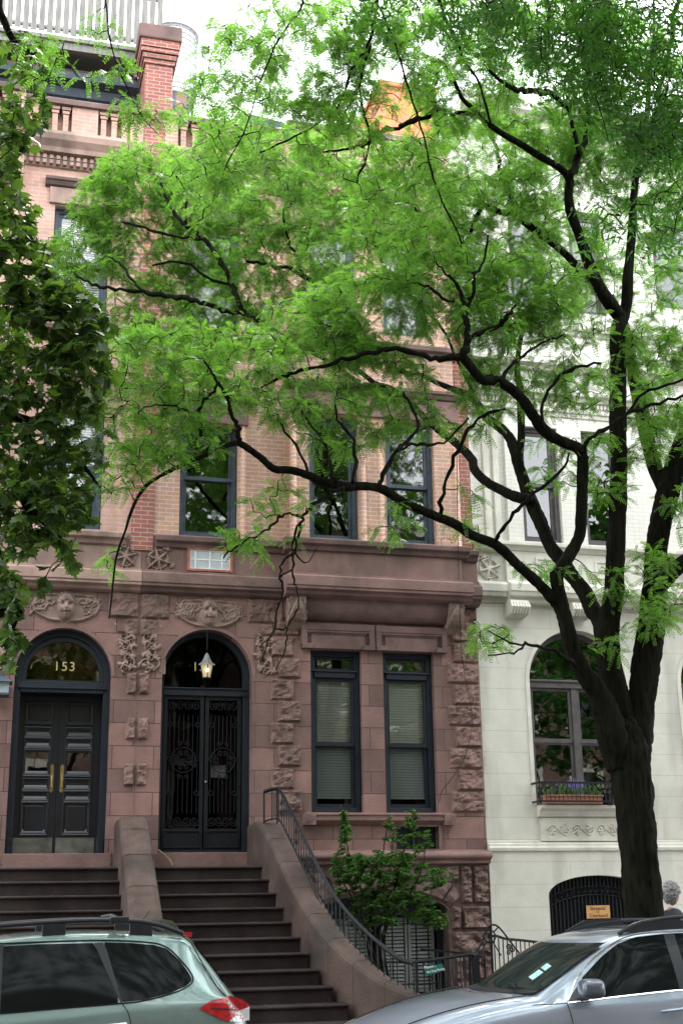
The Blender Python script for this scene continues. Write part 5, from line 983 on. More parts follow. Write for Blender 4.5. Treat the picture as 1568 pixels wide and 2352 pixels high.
def fronds(paths, per, L0, L1, pairs, ll, lw, seed=2, droop=.5, start=.3):
    "pinnate leaves set alternately along the twigs"
    r = np.random.default_rng(seed); P = []; Dv = []
    for p in paths:
        m = len(p)
        for k in range(per):
            t = (start+(1-start)*(k+r.random())/per)*(m-1); i = min(int(t), m-2); q = p[i]+(p[i+1]-p[i])*(t-i); d = p[i+1]-p[i]; d = d/(np.linalg.norm(d)+1e-9)
            sd_ = np.cross(d, (0, 0, 1)); sd_ = sd_/(np.linalg.norm(sd_)+1e-9)*(1 if k % 2 else -1); v = d*r.uniform(.1, .8)+sd_*r.uniform(.4, 1)+np.array([0, 0, r.uniform(-.5, .35)])+r.normal(0, .3, 3); P.append(q); Dv.append(v/np.linalg.norm(v))
    P = np.array(P); Dv = np.array(Dv); n = len(P); L = r.uniform(L0, L1, n); up_ = np.array([0, 0, 1.])+r.normal(0, .55, (n, 3)); S = np.cross(Dv, up_); S /= np.linalg.norm(S, axis=1)[:, None]+1e-9; N = np.cross(S, Dv)
    V = []; K = pairs; dr = droop*L
    def at_(t): return P+Dv*(L*t)[:, None]+np.array([0, 0, -1.])*((dr*t*t)[:, None])*.6
    for k in range(K):
        t = .14+.86*(k+.5)/K; c = at_(np.full(n, t)); tan = at_(np.full(n, t+.02))-at_(np.full(n, t-.02)); tan /= np.linalg.norm(tan, axis=1)[:, None]+1e-9
        sz = ll*(1-.45*abs(2*t-1.05)**2)*(L/L1)[:, None]
        for sg in (-1, 1):
            u = S*sg*.93+tan*.36-N*.25*r.random((n, 1)); wv = tan*.5*lw*(L/L1)[:, None]; jit = r.normal(0, .06, (n, 3)); u = u+jit
            V.append(np.stack([c, c+u*sz*.5+wv, c+u*sz, c+u*sz*.5-wv], 1))
    ra = at_(np.full(n, 0.)); rb = at_(np.full(n, .5)); rc = at_(np.full(n, 1.)); wv = S*.0016
    V.append(np.stack([ra-wv, ra+wv, rb+wv, rb-wv], 1)); V.append(np.stack([rb-wv, rb+wv, rc+wv*.4, rc-wv*.4], 1))
    V = np.concatenate(V, 0).reshape(-1, 3); return V, np.arange(len(V)).reshape(-1, 4)
def broad(paths, per, s0, s1, seed=3, outline=None, fold=.18, start=.25, hang=.55):
    "lobed leaves as small folded fans"
    r = np.random.default_rng(seed); O = np.array(outline); m = len(O); Vs = []; Fs = []; base = 0
    for p in paths:
        k_ = len(p)
        for k in range(per):
            t = (start+(1-start)*(k+r.random())/per)*(k_-1); i = min(int(t), k_-2); q = p[i]+(p[i+1]-p[i])*(t-i); s = r.uniform(s0, s1)
            a = r.random()*6.283; out = np.array([math.cos(a), math.sin(a), 0]); q = q+out*s*.45*r.random()+[0, 0, -s*.3*r.random()]
            d = out*r.uniform(.3, 1)+np.array([0, 0, -hang*r.uniform(.2, 1.6)]); d /= np.linalg.norm(d); nm = np.array([0, 0, 1.])+r.normal(0, .35, 3); sd_ = np.cross(d, nm); sd_ /= np.linalg.norm(sd_); nn = np.cross(sd_, d)
            v = q+d*(O[:, 1:2]*s)+sd_*(O[:, :1]*s)+nn*(-fold*s*np.abs(O[:, :1])+.12*s*np.sin(O[:, 1:2]*3+a)); Vs.append(q+d*.28*s); Vs.append(v)
            for j in range(m): Fs.append((base, base+1+j, base+1+(j+1) % m))
            base += m+1
    return np.vstack([np.atleast_2d(v) for v in Vs]), np.array(Fs)
# ---------------------------------------------------------------- honey locust
LT = Tree('honey_locust_tree', 'large honey locust with dark forked trunk and bright feathery leaves before the cream house', 'tree', tuple(W(1478, 2105, -6.6)*[1, 1, 0]+[0, 0, .15])); l = LT.limb; TY = -6.6
bs = W(1478, 2105, TY)
LT.limb3([(bs[0]+.02, TY, .1), (bs[0]+.01, TY, .35), (bs[0]-.0, TY, .9), tuple(bs)], [.34, .25, .205, .195], 12, .12, 40, False)
l([(1478, 2112, 43), (1473, 2040, 43), (1466, 1960, 44), (1458, 1880, 45), (1450, 1800, 47), (1446, 1740, 47), (1443, 1700, 38), (1441, 1660, 22), (1440, 1640, 6)], TY, TY, 12, .12, 44)
l([(1462, 1780, 32), (1466, 1700, 31), (1472, 1620, 32), (1478, 1560, 33), (1492, 1450, 32), (1503, 1350, 30), (1508, 1250, 25), (1521, 1180, 25), (1538, 1110, 25), (1556, 1050, 24), (1585, 970, 20), (1620, 880, 15), (1660, 740, 11), (1680, 560, 7), (1690, 400, 3)], TY, TY+.4, 12, .12, 30)
l([(1530, 1130, 18), (1502, 1070, 17), (1483, 1000, 17), (1470, 930, 16), (1456, 870, 15), (1444, 800, 12), (1432, 740, 9), (1405, 680, 6)], TY+.3, TY+1.2, 6)
l([(1500, 1360, 22), (1535, 1322, 19), (1565, 1295, 17), (1610, 1260, 15), (1680, 1200, 11), (1740, 1130, 7), (1790, 1050, 3)], TY, TY-.5, 6)
l([(1426, 1760, 36), (1404, 1690, 36), (1392, 1640, 34), (1370, 1590, 27), (1338, 1545, 21), (1318, 1500, 18), (1300, 1425, 16), (1281, 1352, 15), (1277, 1312, 17)], TY, TY-.3, 10, .12, 24)
l([(1277, 1318, 16), (1309, 1272, 15), (1330, 1228, 13.5), (1334, 1166, 14), (1337, 1100, 13), (1336, 1047, 13), (1325, 1028, 13), (1300, 1018, 12.5), (1258, 996, 14), (1224, 955, 13), (1197, 914, 12), (1146, 876, 12), (1108, 873, 11), (1074, 835, 11), (1061, 815, 11)], TY-.3, TY-1.0, 7, .14, 14)
l([(1061, 818, 9), (1040, 820, 7), (1000, 823, 6.5), (950, 808, 6), (900, 802, 5.5), (860, 808, 5), (800, 820, 5), (740, 842, 4), (690, 850, 4), (650, 865, 3), (600, 890, 2.2)], TY-1.0, TY-.6, 4)
l([(1061, 815, 9), (1072, 782, 8.5), (1071, 750, 7), (1066, 720, 6), (1063, 690, 5), (1050, 655, 4), (1025, 630, 3), (1000, 600, 2)], TY-1.0, TY-1.1, 4); l([(1072, 775, 6), (1110, 765, 6), (1145, 748, 5.5), (1160, 733, 5), (1185, 700, 3)], TY-1, TY-1.2, 4)
l([(1067, 720, 5), (1085, 680, 4.5), (1085, 640, 4), (1110, 600, 3), (1120, 540, 2)], TY-1, TY-1.2, 4); l([(1066, 700, 4), (1030, 690, 3.5), (1000, 670, 3), (960, 650, 2)], TY-1, TY-.8, 4)
l([(1336, 1040, 6), (1352, 1010, 5.5), (1400, 978, 5), (1440, 950, 4.5), (1500, 930, 4), (1568, 912, 3.5), (1640, 880, 3)], TY-.9, TY-1.3, 4); l([(1440, 950, 4), (1480, 900, 3.5), (1530, 885, 3), (1600, 860, 2)], TY-1, TY-1.4, 4)
l([(1146, 876, 6), (1165, 850, 4), (1200, 815, 3.5), (1240, 790, 3), (1290, 770, 2)], TY-.9, TY-.6, 4); l([(1240, 975, 5), (1245, 930, 4), (1275, 870, 4), (1320, 845, 4), (1380, 835, 3)], TY-.9, TY-1.2, 4)
l([(1312, 1500, 15), (1300, 1450, 15), (1288, 1400, 15), (1262, 1368, 14), (1232, 1337, 13), (1188, 1297, 12.5), (1140, 1253, 12), (1085, 1230, 11.5), (1049, 1206, 11), (1000, 1185, 11), (930, 1155, 11), (880, 1125, 11), (840, 1117, 11), (790, 1117, 13), (740, 1106, 11), (710, 1092, 10), (670, 1080, 9.5), (630, 1077, 9), (600, 1052, 8.5), (570, 1030, 8), (548, 1018, 7.5), (525, 1022, 6.5), (500, 1035, 6), (460, 1050, 5.5), (420, 1068, 5), (390, 1082, 5), (345, 1108, 4.3), (318, 1140, 4), (300, 1180, 3.5), (288, 1220, 3), (270, 1270, 2.8), (262, 1320, 2.4), (256, 1380, 2), (251, 1420, 1.5)], TY-.1, TY-1.6, 6, .14, 14)
A2 = TY-1.1
l([(790, 1122, 5.04), (762, 1128, 5.04), (740, 1142, 4.68), (715, 1165, 4.32), (696, 1192, 3.96), (688, 1223, 3.60), (675, 1264, 3.24), (671, 1305, 2.52), (678, 1341, 2.16), (688, 1377, 2.16), (675, 1413, 2.16), (658, 1443, 1.87), (657, 1485, 1.58), (634, 1538, 1.15)], A2, A2-.4, 4)
l([(675, 1268, 2.88), (649, 1290, 2.52), (643, 1320, 2.16), (649, 1356, 2.16), (638, 1402, 2.16), (630, 1443, 1.87), (611, 1482, 1.66), (604, 1520, 1.15)], A2-.3, A2-.6, 4); l([(643, 1326, 2), (655, 1316, 2), (672, 1310, 2)], A2-.35, A2-.3, 3); l([(632, 1442, 2), (645, 1446, 2), (660, 1440, 2)], A2-.45, A2-.4, 3)
l([(696, 1190, 3.60), (665, 1181, 2.88), (634, 1197, 2.88), (611, 1220, 2.88), (575, 1238, 2.52), (549, 1251, 2.16), (524, 1267, 2.16), (513, 1282, 1.44)], A2-.1, A2-.5, 4)
l([(690, 1200, 3), (670, 1250, 2), (690, 1285, 1.5), (708, 1290, 1.2), (728, 1258, 1)], A2-.1, A2-.5, 4)
l([(548, 1018, 6), (548, 985, 5.5), (535, 950, 5), (520, 915, 4.5), (500, 880, 4), (490, 855, 3), (468, 828, 2)], TY-1.3, TY-1.5, 4); l([(490, 1040, 5), (466, 1003, 5), (458, 962, 4.5), (462, 927, 4), (488, 905, 3.5), (500, 880, 3)], TY-1.3, TY-1.5, 4); l([(458, 962, 3.5), (420, 940, 3), (380, 930, 2), (330, 935, 1.6)], TY-1.4, TY-1.7, 4)
l([(705, 1090, 4), (690, 1040, 3), (660, 1000, 3), (640, 960, 2)], A2, A2+.3, 4); l([(775, 1110, 5), (755, 1060, 4), (740, 1010, 3), (700, 960, 2.5), (690, 920, 2)], A2, A2+.3, 4); l([(810, 1110, 5), (815, 1060, 4), (800, 1000, 3.5), (770, 950, 3), (775, 900, 2)], A2, A2+.2, 4)
l([(870, 1118, 6), (885, 1085, 5.5), (905, 1040, 5), (935, 1012, 4.5), (960, 985, 4), (945, 940, 3.5), (925, 900, 3)], A2, A2+.3, 4); l([(905, 1040, 4), (950, 1020, 3.5), (985, 1020, 3), (1030, 1010, 3), (1075, 960, 3)], A2, A2+.1, 4); l([(1010, 1185, 5), (1020, 1120, 4), (1045, 1050, 4), (1075, 985, 4), (1110, 955, 3.5), (1160, 940, 3)], TY-.5, TY-.8, 4)
l([(1140, 1250, 5), (1150, 1215, 4), (1185, 1170, 4), (1230, 1130, 3.5), (1290, 1080, 3), (1306, 1040, 2)], TY-.4, TY-1.2, 4); l([(1320, 1530, 5), (1290, 1505, 4), (1240, 1486, 3.3), (1205, 1480, 3), (1180, 1500, 2.5), (1120, 1505, 1.5)], TY-.4, TY-1.2, 4); l([(1205, 1480, 2.5), (1170, 1475, 2), (1120, 1448, 1.5)], TY-.9, TY-1.1, 3)
l([(1410, 1600, 20), (1390, 1500, 19), (1378, 1430, 19), (1360, 1400, 19), (1342, 1363, 18), (1313, 1323, 17), (1287, 1285, 17), (1262, 1253, 16), (1240, 1200, 16), (1222, 1160, 16), (1205, 1115, 14), (1185, 1050, 13), (1172, 1010, 12), (1150, 985, 11), (1115, 958, 10), (1091, 921, 9.5), (1055, 900, 8), (1010, 882, 6), (960, 860, 4), (900, 850, 3)], TY+.1, TY+2.2, 8, .14, 20)
l([(1218, 1150, 13), (1180, 1140, 13), (1150, 1125, 12), (1119, 1108, 11.5), (1091, 1081, 11), (1083, 1054, 10.5), (1056, 1026, 10), (1033, 1006, 9.5), (1000, 982, 8.5), (965, 950, 8), (930, 915, 7), (890, 890, 6.5), (860, 880, 6), (820, 850, 5.5), (770, 835, 5), (720, 812, 5), (680, 790, 5), (640, 765, 5), (600, 740, 5.5), (562, 720, 6)], TY+1.0, TY+3.5, 7, .14, 14)
l([(562, 720, 6), (548, 700, 6.5), (535, 660, 6), (515, 612, 6), (490, 575, 5.5), (468, 548, 5), (430, 522, 4.5), (400, 490, 4), (380, 450, 3), (370, 410, 2)], TY+3.5, TY+3.5, 4); l([(562, 722, 6), (510, 712, 6), (470, 700, 5.5), (430, 684, 5.5), (380, 680, 5), (330, 670, 5), (290, 668, 4), (240, 660, 4), (205, 650, 3), (170, 625, 2)], TY+3.5, TY+3.7, 4)
l([(468, 548, 4), (420, 545, 3.5), (370, 535, 3), (320, 520, 2.5), (280, 510, 2)], TY+3.5, TY+3.7, 4); l([(430, 522, 3), (425, 480, 3), (440, 440, 2), (445, 400, 2)], TY+3.5, TY+3.3, 4); l([(330, 670, 3), (300, 640, 3), (280, 610, 2.5), (250, 590, 2)], TY+3.5, TY+3.8, 4); l([(530, 650, 4), (480, 640, 3.5), (440, 610, 3), (400, 600, 3), (350, 610, 2)], TY+3.5, TY+3.2, 4)
l([(720, 812, 4.5), (735, 760, 4.5), (735, 700, 5), (715, 650, 5), (690, 628, 4.5), (640, 612, 4), (600, 608, 3.5), (565, 600, 3)], TY+3.2, TY+3.6, 4); l([(700, 640, 4), (680, 590, 3.5), (660, 540, 3), (650, 480, 2)], TY+3.4, TY+3.5, 4)
l([(1190, 1060, 10), (1196, 1005, 9), (1196, 955, 8.5), (1194, 900, 8), (1187, 852, 7), (1190, 808, 6), (1198, 750, 5), (1190, 690, 3), (1200, 640, 2)], TY+1.3, TY+1.5, 5)
l([(1440, 1690, 34), (1415, 1600, 30), (1398, 1520, 27), (1396, 1440, 26), (1408, 1368, 23), (1412, 1280, 23), (1417, 1192, 21), (1419, 1120, 20), (1420, 1040, 19.5), (1418, 960, 20), (1418, 900, 20), (1417, 820, 18.5), (1419, 760, 18), (1430, 718, 17)], TY+.1, TY+.2, 11, .12, 28)
l([(1432, 728, 13), (1438, 690, 13), (1440, 640, 12.5), (1446, 580, 10.5), (1450, 530, 9.5), (1452, 480, 9), (1458, 420, 8), (1468, 350, 7), (1485, 260, 6), (1490, 180, 5), (1500, 90, 4), (1500, 0, 3)], TY+.2, TY-.6, 5)
l([(1424, 730, 14), (1402, 700, 15.5), (1372, 655, 14.5), (1350, 600, 13), (1332, 545, 12), (1312, 495, 11.5), (1304, 450, 10.5), (1306, 410, 10), (1282, 385, 8.5), (1240, 360, 8.5), (1190, 328, 8), (1150, 305, 7), (1110, 275, 6.5), (1085, 250, 6), (1060, 225, 5), (1040, 180, 4), (1010, 140, 3)], TY+.2, TY-1.2, 5)
l([(1306, 410, 8), (1325, 370, 7.5), (1340, 325, 6.5), (1350, 265, 5), (1340, 200, 3), (1350, 120, 2)], TY-.6, TY-.8, 4); l([(1330, 360, 5), (1310, 270, 5), (1270, 220, 6), (1235, 212, 6.5), (1195, 210, 6), (1160, 195, 5), (1120, 160, 3)], TY-.7, TY-1.2, 4); l([(1100, 262, 5), (1050, 262, 5.5), (1005, 255, 6), (960, 275, 6), (920, 290, 5.5), (880, 300, 6), (840, 330, 5), (800, 340, 3), (740, 350, 2)], TY-1, TY-.4, 4)
l([(1385, 680, 11), (1345, 640, 9), (1300, 585, 9), (1250, 545, 9), (1210, 515, 8.5), (1180, 490, 8), (1150, 488, 7), (1110, 470, 6), (1070, 470, 4), (1030, 455, 3)], TY+.4, TY+1.6, 5); l([(1200, 510, 6), (1175, 450, 6), (1150, 400, 5), (1140, 340, 4), (1120, 300, 3)], TY+1.2, TY+1.6, 4); l([(1110, 470, 5), (1060, 560, 4), (1000, 540, 4), (940, 470, 5), (905, 440, 4)], TY+1.2, TY+2, 4)
l([(1085, 900, 5), (1000, 740, 4), (900, 640, 4), (860, 560, 4), (850, 480, 3), (800, 420, 3)], TY+2, TY+3, 4); l([(1470, 400, 5), (1520, 330, 5), (1568, 290, 5), (1620, 240, 5)], TY, TY-.4, 4)
b_ = [(1640, 1000, 70, 200, 60, -6.8), (1680, 700, 100, 250, 90, -6.4), (1720, 1180, 90, 120, 50, -7), (1700, 350, 100, 250, 80, -6.8), (140, 600, 60, 50, 22, -2.2), (250, 470, 90, 60, 30, -2.3), (260, 420, 60, 60, 20, -2.3), (470, 380, 90, 60, 26, -5), (400, 780, 110, 60, 34, -7.6), (280, 800, 70, 50, 14, -7.7), (460, 250, 90, 60, 12, -8), (640, 200, 120, 80, 24, -8.2), (760, 60, 100, 70, 26, -8.3), (780, 270, 60, 60, 16, -8), (330, 400, 110, 80, 62, -2.3), (215, 560, 90, 75, 46, -2.2), (330, 560, 130, 110, 80, -2.3), (440, 450, 110, 90, 70, -2.4), (520, 540, 110, 110, 70, -2.5), (330, 720, 110, 75, 40, -2.4), (430, 640, 120, 80, 50, -2.4), (640, 620, 150, 120, 95, -3.1), (650, 470, 110, 100, 70, -3), (650, 350, 110, 70, 48, -4), (780, 410, 130, 110, 85, -3.5), (820, 560, 150, 130, 110, -4), (560, 820, 140, 80, 60, -7.2), (330, 880, 90, 60, 26, -7.9), (440, 880, 130, 70, 50, -8), (330, 1040, 100, 45, 30, -8), (500, 760, 130, 80, 60, -3), (420, 990, 110, 60, 34, -8), (700, 760, 130, 80, 75, -6.5), (600, 930, 110, 50, 24, -7.6), (730, 900, 130, 60, 34, -7.4), (860, 860, 130, 70, 48, -7), (850, 720, 160, 110, 110, -7), (930, 500, 140, 110, 85, -5.2), (1010, 620, 160, 120, 110, -7.2), (920, 400, 130, 70, 60, -6.8), (1070, 190, 120, 110, 85, -7.6), (930, 270, 100, 70, 16, -7), (1110, 360, 150, 110, 95, -6), (1160, 520, 150, 120, 95, -5.5), (1190, 660, 160, 90, 95, -7.4), (1130, 740, 120, 60, 44, -7.5), (1280, 740, 130, 60, 50, -7.2), (1300, 600, 110, 90, 40, -6), (1300, 430, 150, 120, 80, -6.6), (1260, 230, 180, 120, 110, -7.2), (1380, 320, 120, 120, 70, -6.8), (1460, 200, 120, 160, 120, -7), (1510, 430, 90, 140, 85, -6.6), (1480, 640, 110, 80, 34, -6.2), (1500, 790, 90, 80, 60, -6.6), (1530, 920, 70, 80, 34, -7.4), (1480, 1000, 60, 60, 18, -6.8), (1200, 900, 150, 60, 30, -7.2), (1320, 880, 100, 60, 26, -7.4), (1130, 830, 90, 50, 22, -7.2), (900, 960, 110, 60, 26, -7.3), (750, 1010, 110, 50, 18, -7.4), (620, 1140, 80, 50, 10, -8), (560, 1245, 60, 25, 10, -8.1), (900, 1200, 50, 40, 5, -7.4), (1390, 1080, 70, 90, 22, -7), (1270, 1040, 60, 80, 10, -7.2), (1500, 1290, 60, 50, 14, -7), (1410, 1340, 50, 60, 8, -7), (1490, 1420, 60, 40, 12, -7.1), (1230, 1310, 60, 30, 7, -7), (1130, 1470, 60, 40, 8, -7.5), (1540, 1380, 40, 50, 8, -7), (1400, 1480, 40, 40, 4, -7), (1560, 1180, 40, 70, 10, -7), (850, 60, 150, 90, 60, -8.2), (1060, 60, 180, 90, 95, -8), (1300, 60, 180, 90, 110, -7.8), (720, 180, 130, 80, 34, -8), (580, 120, 110, 90, 24, -8.2), (540, 300, 90, 60, 30, -6), (600, 60, 130, 60, 30, -8.5), (500, 180, 60, 90, 20, -8.5), (720, 280, 90, 50, 24, -7), (300, 950, 70, 60, 14, -8), (290, 1110, 60, 40, 8, -8), (1080, 1180, 60, 60, 6, -7), (1080, 980, 70, 50, 10, -7)]
l([(870, -60, 3.72), (866, 0, 3.72), (855, 60, 3.41), (840, 110, 3.10), (812, 150, 2.79), (790, 210, 2.48), (770, 250, 2.17), (720, 290, 1.86), (640, 330, 1.86), (560, 370, 1.86), (470, 400, 1.55), (430, 420, 1.24)], -8.6, -7.6, 4); l([(866, 10, 2.48), (900, 80, 2.48), (925, 160, 2.17), (955, 260, 2.17), (985, 370, 2.17), (1010, 450, 1.86), (1060, 560, 1.86)], -8.6, -8.2, 4); l([(700, -40, 2.48), (690, 20, 2.48), (640, 90, 2.17), (600, 180, 1.86), (570, 280, 1.55), (520, 380, 1.24), (500, 450, 0.93)], -9.2, -8.9, 4); l([(1000, -60, 3.72), (1020, 40, 3.72), (1060, 120, 3.10), (1100, 200, 2.79), (1130, 300, 2.48)], -8.6, -7.8, 4)
l([(240, -30, 2.17), (248, 40, 1.98), (252, 90, 1.86), (270, 150, 1.86), (295, 210, 1.74), (325, 265, 1.36), (365, 310, 0.99)], -10, -10, 4); l([(1240, -60, 4.34), (1260, 40, 3.72), (1250, 120, 3.10), (1262, 190, 2.48)], -8.4, -7.6, 4); l([(1560, -40, 5.58), (1545, 60, 4.96), (1530, 150, 4.34), (1500, 230, 3.10)], -8, -7, 4)
l([(850, 100, 3.10), (830, 200, 2.79), (845, 330, 2.48), (820, 420, 1.86)], -8.3, -8.2, 4)
hl = [W(x, y, Y)+RNG.normal(0, .2, 3) for Y, pp in ((-8.2, [(850, 80), (830, 130), (800, 180), (770, 240), (720, 290), (640, 330), (560, 370), (480, 395), (430, 420)]), (-8.3, [(900, 80), (925, 160), (955, 260), (985, 370), (1010, 450)]), (-9, [(690, 20), (640, 90), (600, 180), (570, 280), (520, 380), (500, 450)]), (-8.2, [(830, 200), (845, 330), (820, 420)]), (-7.6, [(675, 1250), (649, 1290), (285, 1230), (262, 1320)])) for x, y in pp for _ in range(9 if Y != -7.6 else 1)]
paths = LT.twigs(hl+blob_tips([(x, y, rx, ry, int(n*(1.05 if x < 800 else 1.3)*((Y+20)/13.2)**1.6), Y+.3, .5) for x, y, rx, ry, n, Y in b_], 5))
paths_b = [p for p in paths]
hang = blob_tips([(200, 110, 80, 80, 9, -10, .1), (290, 190, 50, 70, 9, -10, .1), (350, 280, 60, 40, 9, -10, .1), (100, 130, 70, 60, 9, -10, .1)], 9); LT.nodes = [n_ for n_ in LT.nodes if n_[1] < -9.5]; tw0 = LT.tw; ph_ = LT.twigs(hang); tw0.add(LT.tw.v, LT.tw.f)
LT.mb.build('trunk', 'bark', LT.r, smooth=True); tw0.build('twigs', 'twig', LT.r, smooth=True)
V, Q = fronds(paths_b, 11, .14, .21, 8, .038, .019); V2, Q2 = fronds(ph_, 6, .14, .19, 8, .036, .015, 8)
npmesh('crown', np.vstack([V, V2]), np.vstack([Q, Q2+len(V)]), 'leaf', LT.r)
# ---------------------------------------------------------------- maple at the left edge
MP = Tree('maple_tree', 'dark leafed maple tree reaching in from the left edge over the 153 house', 'tree', (-2.6, -8.2, .15)); MY = -8.4
MP.limb3([(-2.6, -8.2, .1), (-2.6, -8.2, 1), (-2.58, -8.25, 2.6), (-2.5, -8.3, 4.2)], [.3, .22, .2, .17], 6, .2, 16)
for tz, pts in ((2.9, [(20, 1400), (30, 1440), (40, 1500)]), (3.2, [(0, 1150), (70, 1170), (140, 1240), (175, 1290)]), (3.8, [(-60, 1000), (40, 960), (140, 1010), (200, 1080), (230, 1120)]), (4.2, [(-80, 700), (0, 690), (100, 710), (180, 770), (240, 850)]), (4.2, [(-60, 420), (0, 400), (60, 330), (110, 270)]), (4.2, [(-40, 20), (0, 30), (30, 90), (70, 120), (100, 160)]), (4.2, [(-60, 560), (10, 560), (80, 600), (150, 660)])):
    P = [np.array([-2.5, -8.3, tz])]+[W(x, y, MY+.1*i) for i, (x, y) in enumerate(pts)]; mid = (P[0]+P[1])/2+[0, 0, .1]; MP.limb3([P[0], mid]+P[1:], list(np.linspace(.08, .008, len(P)+1)), 5, .1, 7)
mb_ = [(45, 120, 70, 60, 16), (60, 210, 60, 50, 14), (30, 300, 45, 50, 16), (85, 280, 30, 18, 5), (20, 400, 40, 40, 10), (40, 490, 45, 50, 20), (50, 580, 70, 50, 30), (80, 660, 100, 60, 52), (150, 690, 90, 50, 34), (100, 760, 120, 70, 62), (200, 790, 70, 55, 26), (70, 860, 110, 70, 56), (190, 860, 60, 50, 20), (60, 960, 100, 70, 46), (170, 940, 60, 50, 18), (70, 1060, 110, 60, 50), (170, 1050, 50, 50, 14), (70, 1140, 110, 50, 40), (150, 1150, 60, 50, 18), (40, 1220, 80, 50, 26), (120, 1240, 60, 40, 14), (160, 1270, 30, 30, 4), (30, 1300, 40, 40, 10), (15, 1370, 40, 40, 10), (40, 1430, 30, 50, 9), (10, 1500, 20, 60, 8), (10, 640, 40, 500, 70), (245, 760, 35, 45, 9), (235, 1000, 35, 70, 6), (215, 1110, 40, 40, 5), (175, 1215, 40, 30, 5), (240, 880, 35, 50, 8), (100, 1330, 50, 25, 3)]
mp = MP.twigs(blob_tips([(x-4, y, rx, ry, int(n*1.1), MY, .5) for x, y, rx, ry, n in mb_], 12), maxr=.01)
MP.mb.build('trunk', 'bark', MP.r, smooth=True); MP.tw.build('twigs', 'twig', MP.r, smooth=True)
lobes = [(0, 0), (.10, -.1), (.3, -.16), (.27, .02), (.5, .1), (.36, .24), (.56, .5), (.3, .47), (.27, .62), (.12, .6), (.0, 1.0)]; ol = lobes+[(-x, y) for x, y in lobes[-2:0:-1]]
V, T = broad(mp, 4, .085, .15, 6, ol); npmesh('crown', V, T, 'maple', MP.r)
# ---------------------------------------------------------------- dark leafed tree overhanging the top right
AT = Tree('ash_tree', 'overhanging tree with long narrow dark leaves across the top right corner', 'tree', (6.5, -17.6, .15))
AT.limb3([(6.5, -17.6, .1), (6.5, -17.6, 1), (6.5, -17.5, 3), (6.3, -17, 5), (5.6, -15.5, 6.6)], [.3, .22, .2, .17, .13], 6, .2, 14)
for pts in ([(5.6, -15.5, 6.6), (5.0, -13.6, 8.4), (4.8, -12.2, 9.3), (4.3, -11.2, 9.6)], [(5.6, -15.5, 6.6), (5.9, -13.4, 7.9), (6.0, -12, 8.6), (5.9, -11, 8.8)], [(5.0, -13.6, 8.4), (4.2, -12.8, 9.6), (3.6, -12.0, 10.0), (3.2, -11.5, 10.1)]): AT.limb3(pts, list(np.linspace(.08, .012, len(pts))), 5, .12, 8)
ap = AT.twigs(blob_tips([(1250, 40, 220, 70, 60, -11.6, .6), (1450, 100, 150, 120, 80, -11.4, .6), (1330, 160, 120, 80, 34, -11.5, .5), (1530, 280, 70, 120, 50, -11.2, .5), (1440, 300, 90, 90, 30, -11.3, .5), (1000, 10, 200, 50, 24, -11.8, .4), (1530, 480, 60, 80, 16, -11.2, .4), (1400, 480, 60, 60, 7, -11.2, .3), (1400, -160, 300, 120, 50, -12, .8)], 15), maxr=.012)
AT.mb.build('trunk', 'bark', AT.r, smooth=True); AT.tw.build('twigs', 'twig', AT.r, smooth=True)
V, Q = fronds(ap, 5, .18, .28, 3, .11, .03, 16, .8); npmesh('crown', V, Q, 'leaf_far', AT.r)
# ---------------------------------------------------------------- shrub and flowers in the front garden
SH = Tree('garden_shrub', 'leafy green shrub with tall red tipped shoots in the front garden of 151', 'shrub', (5.7, -1.6, .15)); SY = -1.5
root = np.array([5.75, SY, .15])
for pts in ([(835, 2140), (830, 2050), (800, 1960), (790, 1900), (785, 1862)], [(850, 2150), (862, 2060), (880, 1960), (890, 1890)], [(870, 2150), (900, 2060), (925, 1960), (940, 1890), (952, 1868)], [(880, 2150), (930, 2070), (970, 1990), (975, 1925)], [(860, 2160), (920, 2100), (960, 2110), (1000, 2130)], [(835, 2150), (800, 2050), (770, 2010)], [(880, 2150), (950, 2060), (1015, 2035)]):
    P = [root+RNG.normal(0, .05, 3)*[1, 1, 0]]+[W(x, y, SY+RNG.uniform(-.3, .3)) for x, y in pts]; SH.limb3(P, list(np.linspace(.018, .004, len(P))), 4, .1, 5)
sp_ = SH.twigs(blob_tips([(x, y, rx, ry, int(n*1.8), Y, s_) for x, y, rx, ry, n, Y, s_ in [(790, 1880, 8, 25, 5, SY, .05), (790, 1930, 18, 40, 14, SY, .15), (805, 1985, 45, 35, 34, SY, .3), (880, 1990, 90, 40, 70, SY, .4), (850, 2040, 90, 40, 70, SY, .4), (930, 1930, 35, 50, 24, SY, .2), (945, 1880, 18, 25, 6, SY, .1), (890, 1900, 8, 40, 5, SY, .1), (960, 2010, 80, 30, 54, SY, .4), (910, 2080, 90, 45, 60, SY, .4), (980, 2110, 50, 25, 22, SY, .3), (850, 2100, 60, 50, 22, SY, .3), (975, 1930, 15, 30, 6, SY, .1)]], 21), maxr=.006, r0=.003)
SH.mb.build('stems', 'twig', SH.r, smooth=True); SH.tw.build('twigs', 'twig', SH.r)
V, T = broad(sp_, 22, .035, .06, 22, [(0, 0), (.28, .3), (.3, .6), (0, 1), (-.3, .6), (-.28, .3)], .15, .1, .2); npmesh('foliage', V, T, 'shrub', SH.r)
b = MB(); r = random.Random(8)
